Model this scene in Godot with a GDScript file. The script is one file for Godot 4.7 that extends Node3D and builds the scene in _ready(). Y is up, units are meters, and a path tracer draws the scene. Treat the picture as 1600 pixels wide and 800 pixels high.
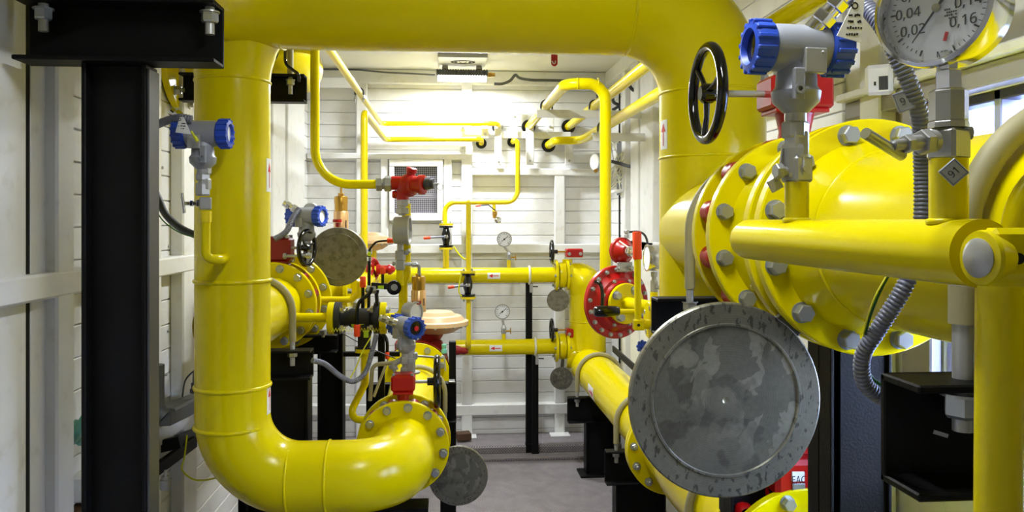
extends Node3D
# Gas metering room inside a steel container. Metres, y up, the far wall towards -z.
const F := 1250.0          # focal length in pixels of the 1600 x 800 frame
const EYE := 1.6           # camera height
const YAW := 0.0798        # the camera looks a little to the right of the room's axis
const WL := -1.0           # left wall
const WR := 1.2            # right wall
const WB := -5.8           # far wall
const CEIL := 2.68
var M := {}
var cache := {}
var used := {}
var rng := RandomNumberGenerator.new()

class MB:
	var v := PackedVector3Array()
	var n := PackedVector3Array()
	var uv := PackedVector2Array()
	var ix := PackedInt32Array()
	func vert(p: Vector3, nn: Vector3, t := Vector2.ZERO) -> int:
		v.append(p); n.append(nn); uv.append(t)
		return v.size() - 1
	func tri(a: int, b: int, c: int) -> void:
		var g := (v[b] - v[a]).cross(v[c] - v[a])
		if g.dot(n[a] + n[b] + n[c]) > 0.0:
			ix.append_array(PackedInt32Array([a, c, b]))
		else:
			ix.append_array(PackedInt32Array([a, b, c]))
	func quad(a: int, b: int, c: int, d: int) -> void:
		tri(a, b, c); tri(a, c, d)
	func face(ps: Array, nn: Vector3) -> void:
		var i0 := v.size()
		for p in ps:
			vert(p, nn, Vector2(p.x + p.z, p.y))
		for i in range(1, ps.size() - 1):
			tri(i0, i0 + i, i0 + i + 1)
	# box with chamfered edges
	func box(c: Vector3, s: Vector3, b := Basis(), bev := 0.0015) -> MB:
		var h := s * 0.5
		var e := minf(bev, minf(h.x, minf(h.y, h.z)) * 0.45)
		for ax in 3:
			var u := (ax + 1) % 3
			var w := (ax + 2) % 3
			for sg in [-1.0, 1.0]:
				var ps := []
				for k in [[-1, -1], [1, -1], [1, 1], [-1, 1]]:
					var p := Vector3.ZERO
					p[ax] = sg * h[ax]; p[u] = k[0] * (h[u] - e); p[w] = k[1] * (h[w] - e)
					ps.append(c + b * p)
				var nn := Vector3.ZERO
				nn[ax] = sg
				face(ps, b * nn)
			for su in [-1.0, 1.0]:
				for sw in [-1.0, 1.0]:
					var ps2 := []
					for k2 in [[-1, 0], [1, 0], [1, 1], [-1, 1]]:
						var p2 := Vector3.ZERO
						p2[ax] = k2[0] * (h[ax] - e)
						p2[u] = su * (h[u] - (e if k2[1] == 0 else 0.0))
						p2[w] = sw * (h[w] - (0.0 if k2[1] == 0 else e))
						ps2.append(c + b * p2)
					var n2 := Vector3.ZERO
					n2[u] = su; n2[w] = sw
					face(ps2, b * n2.normalized())
		for sx in [-1.0, 1.0]:
			for sy in [-1.0, 1.0]:
				for sz in [-1.0, 1.0]:
					var q := Vector3(sx * h.x, sy * h.y, sz * h.z)
					var a := Vector3(sx * e, 0, 0)
					var d := Vector3(0, sy * e, 0)
					var f := Vector3(0, 0, sz * e)
					face([c + b * (q - a - d), c + b * (q - d - f), c + b * (q - a - f)], b * Vector3(sx, sy, sz).normalized())
		return self
	# profile of (radius, height) turned round the y axis of t
	func lathe(t: Transform3D, prof: Array, seg := 32, a0 := 0.0, a1 := TAU, hard := 0.75) -> MB:
		var m := prof.size()
		var sn := []
		for i in m - 1:
			var d: Vector2 = prof[i + 1] - prof[i]
			sn.append(Vector2(d.y, -d.x).normalized() if d.length() > 1e-7 else Vector2(1, 0))
		for i in m - 1:
			var na: Vector2 = sn[i]
			var nb: Vector2 = sn[i]
			if i > 0 and sn[i - 1].dot(sn[i]) > hard:
				na = (sn[i - 1] + sn[i]).normalized()
			if i < m - 2 and sn[i + 1].dot(sn[i]) > hard:
				nb = (sn[i + 1] + sn[i]).normalized()
			var base := v.size()
			for k in seg + 1:
				var a := a0 + (a1 - a0) * k / seg
				var r := Vector3(cos(a), 0, sin(a))
				var pa: Vector2 = prof[i]
				var pb: Vector2 = prof[i + 1]
				vert(t * (r * pa.x + Vector3(0, pa.y, 0)), t.basis * (r * na.x + Vector3(0, na.y, 0)), Vector2(float(k) / seg, pa.y))
				vert(t * (r * pb.x + Vector3(0, pb.y, 0)), t.basis * (r * nb.x + Vector3(0, nb.y, 0)), Vector2(float(k) / seg, pb.y))
			for k in seg:
				var q := base + k * 2
				quad(q, q + 1, q + 3, q + 2)
		return self
	# many-sided lathe with flat sides (nuts, hexagons)
	func facet(t: Transform3D, prof: Array, seg := 6) -> MB:
		for i in prof.size() - 1:
			var pa: Vector2 = prof[i]
			var pb: Vector2 = prof[i + 1]
			var d := pb - pa
			if d.length() < 1e-7:
				continue
			var sn := Vector2(d.y, -d.x).normalized()
			for k in seg:
				var a := TAU * k / seg
				var c := TAU * (k + 1) / seg
				var mid := (a + c) / 2
				var ra := Vector3(cos(a), 0, sin(a))
				var rc := Vector3(cos(c), 0, sin(c))
				var ps := [t * (ra * pa.x + Vector3(0, pa.y, 0)), t * (ra * pb.x + Vector3(0, pb.y, 0)), t * (rc * pb.x + Vector3(0, pb.y, 0)), t * (rc * pa.x + Vector3(0, pa.y, 0))]
				face(ps, (t.basis * (Vector3(cos(mid), 0, sin(mid)) * sn.x + Vector3(0, sn.y, 0))).normalized())
		return self
	# tube along points; radii is one number or an array
	func tube(pts: Array, radii, seg := 16, caps := true) -> MB:
		var m := pts.size()
		var t0: Vector3 = (pts[1] - pts[0]).normalized()
		var up := Vector3.UP if absf(t0.y) < 0.9 else Vector3.RIGHT
		var x := up.cross(t0).normalized()
		var prev := t0
		var base := v.size()
		var run := 0.0
		for i in m:
			var t: Vector3
			if i == 0: t = t0
			elif i == m - 1: t = (pts[i] - pts[i - 1]).normalized()
			else: t = ((pts[i] - pts[i - 1]).normalized() + (pts[i + 1] - pts[i]).normalized()).normalized()
			x = (x - t * x.dot(t)).normalized()
			var y := t.cross(x)
			var r: float = radii[i] if radii is Array else radii
			var slope := 0.0
			if radii is Array:
				var ia := maxi(i - 1, 0)
				var ib := mini(i + 1, m - 1)
				slope = (radii[ib] - radii[ia]) / maxf(1e-5, (pts[ib] - pts[ia]).length())
			if i > 0: run += (pts[i] - pts[i - 1]).length()
			for k in seg + 1:
				var a := TAU * k / seg
				var o := x * cos(a) + y * sin(a)
				vert(pts[i] + o * r, (o - t * slope).normalized(), Vector2(float(k) / seg, run))
			prev = t
		for i in m - 1:
			for k in seg:
				var q := base + i * (seg + 1) + k
				quad(q, q + 1, q + seg + 2, q + seg + 1)
		if caps:
			for e in [0, m - 1]:
				var nn: Vector3 = (pts[0] - pts[1]).normalized() if e == 0 else (pts[m - 1] - pts[m - 2]).normalized()
				var ps := []
				for k in seg:
					ps.append(v[base + e * (seg + 1) + k])
				face(ps, nn)
		return self
	func torus(t: Transform3D, R: float, r: float, sR := 32, sr := 10, a0 := 0.0, a1 := TAU) -> MB:
		var base := v.size()
		for i in sR + 1:
			var a := a0 + (a1 - a0) * i / sR
			var d := Vector3(cos(a), 0, sin(a))
			for k in sr + 1:
				var b := TAU * k / sr
				var o := d * cos(b) + Vector3(0, sin(b), 0)
				vert(t * (d * R + o * r), t.basis * o)
		for i in sR:
			for k in sr:
				var q := base + i * (sr + 1) + k
				quad(q, q + 1, q + sr + 2, q + sr + 1)
		return self
	# outline in the xy plane of t, extruded from z = 0 to z = depth
	func prism(t: Transform3D, poly: Array, depth: float) -> MB:
		var pp := PackedVector2Array(poly)
		if Geometry2D.is_polygon_clockwise(pp):
			pp.reverse()
		var tr := Geometry2D.triangulate_polygon(pp)
		for s in [0, 1]:
			var i0 := v.size()
			for p in pp:
				vert(t * Vector3(p.x, p.y, depth * s), t.basis * Vector3(0, 0, 1 if s == 1 else -1), p)
			for k in range(0, tr.size(), 3):
				tri(i0 + tr[k], i0 + tr[k + 1], i0 + tr[k + 2])
		for i in pp.size():
			var a := pp[i]
			var b := pp[(i + 1) % pp.size()]
			var d := (b - a).normalized()
			face([t * Vector3(a.x, a.y, 0), t * Vector3(b.x, b.y, 0), t * Vector3(b.x, b.y, depth), t * Vector3(a.x, a.y, depth)], t.basis * Vector3(d.y, -d.x, 0))
		return self
	func ball(c: Vector3, r: float, seg := 16, sq := Vector3.ONE, b := Basis()) -> MB:
		var pr := []
		for i in 9:
			var a := -PI / 2 + PI * i / 8
			pr.append(Vector2(maxf(0.0, cos(a) * r), sin(a) * r))
		return lathe(Transform3D(b * Basis.from_scale(sq), c), pr, seg, 0.0, TAU, -1.0)
	func done(inv := Transform3D()) -> ArrayMesh:
		var a := []
		a.resize(Mesh.ARRAY_MAX)
		var vv := v.duplicate()
		var nn := n.duplicate()
		for i in vv.size():
			vv[i] = inv * vv[i]
			nn[i] = (inv.basis * nn[i]).normalized()
		a[Mesh.ARRAY_VERTEX] = vv
		a[Mesh.ARRAY_NORMAL] = nn
		a[Mesh.ARRAY_TEX_UV] = uv
		a[Mesh.ARRAY_INDEX] = ix
		var m := ArrayMesh.new()
		m.add_surface_from_arrays(Mesh.PRIMITIVE_TRIANGLES, a)
		return m

# ---- measuring: a place in the room from a direction and a distance into the room
func kx(px: float) -> float:
	var t := (px - 800.0) / F
	return (sin(YAW) + t * cos(YAW)) / (cos(YAW) - t * sin(YAW))
func at(px: float, py: float, d: float) -> Vector3:
	var x := d * kx(px)
	return Vector3(x, EYE - (py - 345.0) / F * (x * sin(YAW) + d * cos(YAW)), -d)
func mp(px: float, d: float) -> float:
	return (d * kx(px) * sin(YAW) + d * cos(YAW)) / F
func dep(px: float, x: float) -> float:
	return x / kx(px)

# ---- frames
func along(c: Vector3, dir: Vector3, roll := 0.0) -> Transform3D:
	var y := dir.normalized()
	var r := Vector3.UP if absf(y.y) < 0.95 else Vector3.BACK
	var x := r.cross(y).normalized()
	var b := Basis(x, y, x.cross(y))
	return Transform3D(b * Basis(Vector3.UP, roll), c)
func facing(c: Vector3, z: Vector3, up := Vector3.UP) -> Transform3D:
	var zz := z.normalized()
	var x := up.cross(zz).normalized()
	return Transform3D(Basis(x, zz.cross(x), zz), c)
func route(ps: Array, R: float, steps := 10) -> Array:
	var out := [ps[0]]
	for i in range(1, ps.size() - 1):
		var a: Vector3 = (ps[i - 1] - ps[i])
		var b: Vector3 = (ps[i + 1] - ps[i])
		var la := a.length()
		var lb := b.length()
		a /= la; b /= lb
		var ang := PI - a.angle_to(b)
		if ang < 0.02:
			out.append(ps[i]); continue
		var t := minf(R * tan(ang / 2), minf(la, lb) * (0.499 if ps.size() > 3 else 0.98))
		var rr := t / tan(ang / 2)
		var c: Vector3 = ps[i] + (a + b).normalized() * (rr / cos(ang / 2))
		var s: Vector3 = ps[i] + a * t
		var e: Vector3 = ps[i] + b * t
		for k in steps + 1:
			var f := float(k) / steps
			out.append(c + (s - c).normalized().slerp((e - c).normalized(), f) * rr)
	out.append(ps[ps.size() - 1])
	var clean := [out[0]]
	for i in range(1, out.size()):
		if (out[i] - clean[clean.size() - 1]).length() > 1e-4:
			clean.append(out[i])
	return clean
func curve(ps: Array, n := 40) -> Array:
	var c := Curve3D.new()
	for i in ps.size():
		var tan: Vector3 = (ps[mini(i + 1, ps.size() - 1)] - ps[maxi(i - 1, 0)]) / 6.0
		c.add_point(ps[i], -tan, tan)
	var l := c.get_baked_length()
	var out := []
	for i in n + 1:
		out.append(c.sample_baked(l * i / n, true))
	return out

# ---- things and parts
func named(s: String) -> String:
	if not used.has(s):
		used[s] = 0
		return s
	used[s] += 1
	return "%s_%03d" % [s, used[s]]
func thing(called: String, label: String, category: String, where: Vector3, group := "", b := Basis()) -> Node3D:
	var o := Node3D.new()
	o.name = named(called)
	o.transform = Transform3D(b, where)
	tag(o, label, category, group)
	add_child(o)
	return o
func tag(o: Node, label: String, category: String, group := "") -> void:
	o.set_meta("label", label)
	o.set_meta("category", category)
	if group:
		o.set_meta("group", group)
func total(o: Node3D) -> Transform3D:
	var t := o.transform
	var p := o.get_parent()
	while p != null and p != self and p is Node3D:
		t = p.transform * t
		p = p.get_parent()
	return t
# a part built in the room's coordinates
func part(o: Node3D, called: String, m: MB, mat: String, label := "") -> MeshInstance3D:
	return put(o, called, m.done(total(o).affine_inverse()), mat, Transform3D(), label)
# a part built in the thing's own coordinates
func piece(o: Node3D, called: String, m: MB, mat: String, label := "") -> MeshInstance3D:
	return put(o, called, m.done(), mat, Transform3D(), label)
func put(o: Node3D, called: String, mesh: Mesh, mat: String, xf: Transform3D, label := "") -> MeshInstance3D:
	var i := MeshInstance3D.new()
	i.name = called
	i.mesh = mesh
	i.material_override = M[mat]
	i.transform = xf
	if label:
		i.set_meta("label", label)
	o.add_child(i, true)
	return i
# a shared mesh put at a place in the room
func share(o: Node3D, called: String, mesh: Mesh, mat: String, xf: Transform3D) -> MeshInstance3D:
	return put(o, called, mesh, mat, total(o).affine_inverse() * xf)
func single(called: String, m: MB, mat: String, label: String, category: String, where: Vector3, group := "") -> MeshInstance3D:
	var i := MeshInstance3D.new()
	i.name = named(called)
	i.mesh = m.done(Transform3D(Basis(), -where))
	i.material_override = M[mat]
	i.position = where
	tag(i, label, category, group)
	add_child(i)
	return i
func struct(called: String, m: MB, mat: String) -> MeshInstance3D:
	var i := MeshInstance3D.new()
	i.name = called
	i.mesh = m.done()
	i.material_override = M[mat]
	i.set_meta("kind", "structure")
	add_child(i)
	return i
func letters(o: Node3D, called: String, s: String, xf: Transform3D, h: float, mat: String, font := "Droid Sans") -> void:
	var t := TextMesh.new()
	var f := SystemFont.new()
	f.font_names = PackedStringArray([font])
	t.font = f
	t.text = s
	t.font_size = 64
	t.pixel_size = h / 46.0
	t.depth = 0.0004
	t.curve_step = 2.0
	put(o, called, t, mat, total(o).affine_inverse() * xf)

# ---- materials
func mat(key: String, c: Color, rough := 0.5, metal := 0.0) -> StandardMaterial3D:
	var m := StandardMaterial3D.new()
	m.albedo_color = c
	m.roughness = rough
	m.metallic = metal
	m.resource_name = key
	M[key] = m
	return m
func noise_tex(sd: int, freq: float, cols: Array, offs: Array, size := 512, oct := 4, kind := FastNoiseLite.TYPE_SIMPLEX_SMOOTH) -> NoiseTexture2D:
	var nz := FastNoiseLite.new()
	nz.seed = sd
	nz.noise_type = kind
	nz.frequency = freq
	nz.fractal_octaves = oct
	var t := NoiseTexture2D.new()
	t.width = size
	t.height = size
	t.seamless = true
	t.noise = nz
	var g := Gradient.new()
	g.offsets = PackedFloat32Array(offs)
	g.colors = PackedColorArray(cols)
	t.color_ramp = g
	return t
func bump_tex(sd: int, freq: float, strength: float, size := 512, oct := 3) -> NoiseTexture2D:
	var nz := FastNoiseLite.new()
	nz.seed = sd
	nz.frequency = freq
	nz.fractal_octaves = oct
	var t := NoiseTexture2D.new()
	t.width = size
	t.height = size
	t.seamless = true
	t.as_normal_map = true
	t.bump_strength = strength
	t.noise = nz
	return t
func tri_map(m: StandardMaterial3D, scale: float, world := true) -> void:
	m.uv1_triplanar = true
	m.uv1_world_triplanar = world
	m.uv1_scale = Vector3.ONE * scale
func materials() -> void:
	var G := func(g: float) -> Color: return Color(g, g, g)
	var y := mat("yellow", Color(0.86, 0.79, 0.0), 0.25)
	y.roughness_texture = noise_tex(3, 0.006, [G.call(0.75), G.call(1.0)], [0.25, 0.75])
	y.normal_enabled = true
	y.normal_texture = bump_tex(5, 0.02, 1.2)
	y.normal_scale = 0.12
	tri_map(y, 2.2)
	mat("yellow_small", Color(0.89, 0.80, 0.0), 0.3)
	mat("red", Color(0.64, 0.02, 0.012), 0.32)
	mat("red_dark", Color(0.5, 0.05, 0.035), 0.4)
	var k := mat("black", Color(0.045, 0.045, 0.05), 0.5)
	k.normal_enabled = true
	k.normal_texture = bump_tex(8, 0.08, 2.0)
	k.normal_scale = 0.25
	tri_map(k, 3.0)
	mat("black_gloss", Color(0.015, 0.015, 0.017), 0.12)
	mat("rubber", Color(0.05, 0.05, 0.055), 0.55)
	mat("gap", Color(0.02, 0.02, 0.02), 0.9)
	var w := mat("white_wall", Color.WHITE, 0.45)
	w.albedo_texture = noise_tex(11, 0.008, [Color(0.84, 0.835, 0.82), Color(0.88, 0.88, 0.875), Color(0.89, 0.89, 0.885)], [0.2, 0.45, 0.9])
	w.normal_enabled = true
	w.normal_texture = bump_tex(12, 0.05, 1.5)
	w.normal_scale = 0.15
	tri_map(w, 0.9)
	var wf := mat("white_steel", Color.WHITE, 0.38)
	wf.albedo_texture = noise_tex(21, 0.012, [Color(0.84, 0.835, 0.815), Color(0.88, 0.88, 0.87), Color(0.89, 0.89, 0.885)], [0.12, 0.30, 0.9])
	tri_map(wf, 1.3)
	mat("ceiling", Color(0.86, 0.855, 0.82), 0.5)
	mat("white_plastic", Color(0.88, 0.88, 0.88), 0.4)
	mat("paper", Color(0.9, 0.9, 0.89), 0.6)
	mat("ink", Color(0.05, 0.05, 0.06), 0.6)
	mat("print_red", Color(0.80, 0.04, 0.05), 0.5)
	mat("blue", Color(0.14, 0.29, 0.72), 0.4)
	mat("blue_dark", Color(0.02, 0.05, 0.3), 0.4)
	mat("housing", Color(0.56, 0.57, 0.60), 0.38, 0.1)
	mat("zinc", Color(0.66, 0.67, 0.67), 0.30, 0.7)
	mat("chrome", Color(0.86, 0.86, 0.87), 0.14, 1.0)
	mat("steel", Color(0.66, 0.66, 0.65), 0.34, 0.4)
	mat("steel_dark", Color(0.30, 0.30, 0.31), 0.45, 0.6)
	mat("brass", Color(0.74, 0.58, 0.26), 0.3, 0.9)
	mat("brass_pale", Color(0.86, 0.70, 0.50), 0.34, 0.7)
	mat("tan", Color(0.83, 0.70, 0.53), 0.42)
	mat("sleeve", Color(0.60, 0.57, 0.42), 0.6)
	mat("sleeve_white", Color(0.86, 0.85, 0.75), 0.55)
	mat("conduit", Color(0.45, 0.46, 0.52), 0.4, 0.15)
	mat("conduit_dark", Color(0.22, 0.23, 0.25), 0.5)
	mat("tray", Color(0.33, 0.34, 0.35), 0.5)
	mat("green_wire", Color(0.10, 0.38, 0.08), 0.5)
	mat("yellow_wire", Color(0.85, 0.85, 0.08), 0.5)
	mat("orange", Color(0.93, 0.27, 0.03), 0.45)
	mat("lime", Color(0.72, 0.85, 0.10), 0.5)
	mat("lilac", Color(0.60, 0.59, 0.62), 0.5)
	mat("dial", Color(0.90, 0.91, 0.93), 0.5)
	mat("wood", Color(0.30, 0.20, 0.11), 0.7)
	mat("screen_dark", Color(0.06, 0.06, 0.05), 0.2)
	mat("clad_white", Color(0.95, 0.95, 0.96), 0.6)
	mat("clad_blue", Color(0.62, 0.64, 0.86), 0.5)
	mat("asphalt", Color(0.30, 0.30, 0.30), 0.9)
	mat("teal_film", Color(0.45, 0.75, 0.68), 0.3)
	M["black"].metallic_specular = 0.28
	M["yellow"].metallic_specular = 0.36
	var gal := mat("blind_steel", Color.WHITE, 0.32, 0.65)
	gal.albedo_texture = plate_tex()
	var gb := mat("blind_olive", Color.WHITE, 0.48, 0.6)
	gb.albedo_texture = noise_tex(43, 0.012, [Color(0.40, 0.39, 0.33), Color(0.48, 0.47, 0.41), Color(0.52, 0.51, 0.46)], [0.22, 0.45, 0.80], 512, 5)
	tri_map(gb, 4.0)
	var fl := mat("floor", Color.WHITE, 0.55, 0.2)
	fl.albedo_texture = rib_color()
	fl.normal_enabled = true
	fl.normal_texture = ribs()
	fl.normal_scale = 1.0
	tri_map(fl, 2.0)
	var gl := mat("pane", Color(0.95, 0.97, 1.0, 0.06), 0.03)
	gl.transparency = BaseMaterial3D.TRANSPARENCY_ALPHA
	var e := mat("lamp_tube", Color(1, 1, 1), 0.5)
	e.emission_enabled = true
	e.emission = Color(1.0, 1.0, 0.98)
	e.emission_energy_multiplier = 6.0
	var mesh_m := mat("vent_back", Color(0.10, 0.10, 0.11), 0.8)
	mesh_m.resource_name = "vent_back"
func rib_h(i: int, j: int) -> float:
	var a := sin(TAU * (i + j) / 512.0 * 14.0)
	var b := sin(TAU * (i - j) / 512.0 * 14.0)
	return clampf(maxf(a * a, b * b) * 1.7 - 0.5, 0, 1)
func rib_color() -> ImageTexture:
	var nz := FastNoiseLite.new()
	nz.seed = 51
	nz.frequency = 0.9
	nz.fractal_octaves = 5
	var im := Image.create(512, 512, false, Image.FORMAT_RGB8)
	for j in 512:
		for i in 512:
			var u := TAU * i / 512.0
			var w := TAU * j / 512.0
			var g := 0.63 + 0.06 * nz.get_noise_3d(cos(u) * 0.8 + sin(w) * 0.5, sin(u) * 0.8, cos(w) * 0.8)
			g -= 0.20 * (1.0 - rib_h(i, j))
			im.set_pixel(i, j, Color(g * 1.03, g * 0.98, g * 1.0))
	return ImageTexture.create_from_image(im)
func ribs() -> ImageTexture:
	var im := Image.create(512, 512, false, Image.FORMAT_L8)
	for j in 512:
		for i in 512:
			var h := rib_h(i, j)
			im.set_pixel(i, j, Color(h, h, h))
	im.bump_map_to_normal_map(7.0)
	return ImageTexture.create_from_image(im)

# turned steel plate: fine rings, dark scuffs on the rim, pale wiped smears inside the groove
func plate_tex() -> ImageTexture:
	var nz := FastNoiseLite.new()
	nz.seed = 61
	nz.frequency = 1.0
	nz.fractal_octaves = 4
	var n := 512
	var im := Image.create(n, n, false, Image.FORMAT_RGB8)
	for j in n:
		for i in n:
			var x := (i + 0.5) / n * 2.0 - 1.0
			var y := 1.0 - (j + 0.5) / n * 2.0
			var r := sqrt(x * x + y * y)
			var g := 0.46 + 0.05 * nz.get_noise_2d(x * 1.3, y * 1.3) + 0.03 * nz.get_noise_2d(x * 14.0, y * 14.0) + 0.012 * sin(r * 260.0 + 4.0 * nz.get_noise_2d(x * 3.0, y * 3.0))
			if r < 0.77:
				var wx := x + 0.18 * nz.get_noise_2d(x * 2.0 + 9.0, y * 2.0)
				var s := nz.get_noise_2d(wx * 2.6 - y * 1.1 + 3.0, y * 0.9 + x * 0.5 + 7.0)
				g += 0.12 * smoothstep(0.08, 0.14, s) * smoothstep(0.12, 0.3, r) * smoothstep(-0.7, 0.1, y + 0.5 * x)
				g -= 0.07 * smoothstep(0.10, 0.3, nz.get_noise_2d(x * 1.8 + 20.0, y * 1.8))
				g += 0.05 * (1.0 - smoothstep(0.05, 0.2, r))
			else:
				g -= 0.16 * smoothstep(0.25, 0.4, nz.get_noise_2d(x * 12.0 + 40.0, y * 6.0))
				g += 0.03
			im.set_pixel(i, j, Color(g, g * 0.985, g * 0.88))  # olive tint paints in yellow reflected from pipes behind the viewer
	return ImageTexture.create_from_image(im)

func _ready() -> void:
	rng.seed = 7
	var cam := Camera3D.new()
	cam.name = "camera"
	cam.projection = Camera3D.PROJECTION_FRUSTUM
	cam.near = 0.05
	cam.far = 60.0
	cam.size = 0.05 * 800.0 / F
	cam.frustum_offset = Vector2(0, -55.0 / F * 0.05)
	cam.position = Vector3(0, EYE, 0)
	cam.rotation = Vector3(0, -YAW, 0)
	add_child(cam)
	cam.current = true
	var env := Environment.new()
	env.background_mode = Environment.BG_SKY
	var sm := ProceduralSkyMaterial.new()
	sm.sky_top_color = Color(0.62, 0.72, 0.92)
	sm.sky_horizon_color = Color(0.86, 0.90, 0.98)
	sm.ground_bottom_color = Color(0.35, 0.35, 0.35)
	sm.ground_horizon_color = Color(0.75, 0.77, 0.8)
	sm.sky_energy_multiplier = 5.0
	var sky := Sky.new()
	sky.sky_material = sm
	env.sky = sky
	env.tonemap_mode = Environment.TONE_MAPPER_LINEAR
	env.tonemap_exposure = 1.32
	env.sdfgi_enabled = true
	env.ssao_enabled = true
	env.ssil_enabled = true
	var we := WorldEnvironment.new()
	we.name = "world_environment"
	we.environment = env
	add_child(we)
	materials()
	setting()
	lamps()
	header_pipe()
	left_riser()
	right_line()
	low_line()
	back_pipes()
	ceiling_pipes()
	left_valves()
	bypass()
	regulators()
	right_regulator()
	near_manifold()
	supports()
	small_things()

func lamps() -> void:
	# the bulkhead tube lamp seen against the far wall, its twin above the aisle nearer the viewer, and an unseen one added between to brighten the back
	lamp("bulkhead_lamp", "grey ribbed tube lamp glowing against the white far wall under the ceiling", at(722, 121, 5.45), 0.35, 2.9)
	lamp("bulkhead_lamp", "tube lamp on the ceiling above the near aisle, outside the picture", Vector3(0.2, 2.54, -1.0), 0.6, 1.45, PI / 2)
	lamp("bulkhead_lamp", "added tube lamp on the ceiling in the middle of the room, unseen behind the header pipe", Vector3(0.15, 2.54, -3.4), 0.6, 2.7, PI / 2)

func lamp(called: String, label: String, c: Vector3, w: float, energy: float, turn := 0.0) -> void:
	var t := thing(called, label, "lamp", c, "tube lamps on the ceiling")
	var h := MB.new()
	var n := 20
	for i in n:
		h.box(c + Vector3((i - (n - 1) / 2.0) * w / n, 0.028, 0), Vector3(w / n * 0.7, 0.042, 0.075), Basis(), 0.004)
	h.box(c + Vector3(0, 0.028, 0), Vector3(w, 0.034, 0.066), Basis(), 0.004)
	part(t, "ribbed_body", h, "tray")
	var g := MB.new().lathe(along(c + Vector3(-w / 2 + 0.01, -0.004, 0), Vector3.RIGHT), [Vector2(0, 0), Vector2(0.024, 0.0), Vector2(0.026, 0.006), Vector2(0.026, w - 0.026), Vector2(0.024, w - 0.02), Vector2(0, w - 0.02)], 20)
	part(t, "lamp_tube", g, "lamp_tube")
	for s in [-1.0, 1.0]:
		var a := MB.new().box(c + Vector3(s * w * 0.33, 0.075, 0), Vector3(0.035, 0.06, 0.02))
		a.tube([c + Vector3(s * w * 0.33 - 0.02, 0.06, 0.015), c + Vector3(s * w * 0.33 + 0.02, 0.06, 0.015)], 0.008, 8)
		part(t, "hanger", a, "steel")
	var gl := MB.new()
	gl.facet(along(c + Vector3(w / 2, 0.02, 0), Vector3.RIGHT), [Vector2(0, 0), Vector2(0.017, 0), Vector2(0.017, 0.025), Vector2(0.013, 0.028), Vector2(0.013, 0.05), Vector2(0, 0.05)])
	part(t, "cable_gland", gl, "brass")
	var l := AreaLight3D.new()
	l.name = "lamp_light"
	l.area_size = Vector2(w, 0.06)
	l.light_energy = energy
	l.light_color = Color(0.955, 0.975, 1.0)
	l.area_range = 12.0
	l.area_attenuation = 2.0
	l.shadow_enabled = true
	l.position = Vector3(0, -0.034, 0)
	l.rotation = Vector3(-PI / 2, 0, 0)
	t.add_child(l)
	t.rotation.y = turn

func boards(o: Node3D, along_x: bool, from: float, to: float, plane: float, y0: float, y1: float, pitch: float, facing_sign: float) -> void:
	# horizontal lining boards, each proud of the wall with an open joint above it
	var y := y0
	while y < y1 - 0.01:
		var h := minf(pitch, y1 - y) - 0.003
		var c := Vector3((from + to) / 2, y + h / 2, plane) if along_x else Vector3(plane, y + h / 2, (from + to) / 2)
		var s := Vector3(absf(to - from), h, 0.012) if along_x else Vector3(0.012, h, absf(to - from))
		part(o, "board", MB.new().box(c, s, Basis(), 0.003), "white_wall")
		y += pitch

func tube_bar(o: Node3D, called: String, c: Vector3, s: Vector3, m := "white_steel") -> MeshInstance3D:
	return part(o, called, MB.new().box(c, s, Basis(), 0.006), m)

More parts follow.
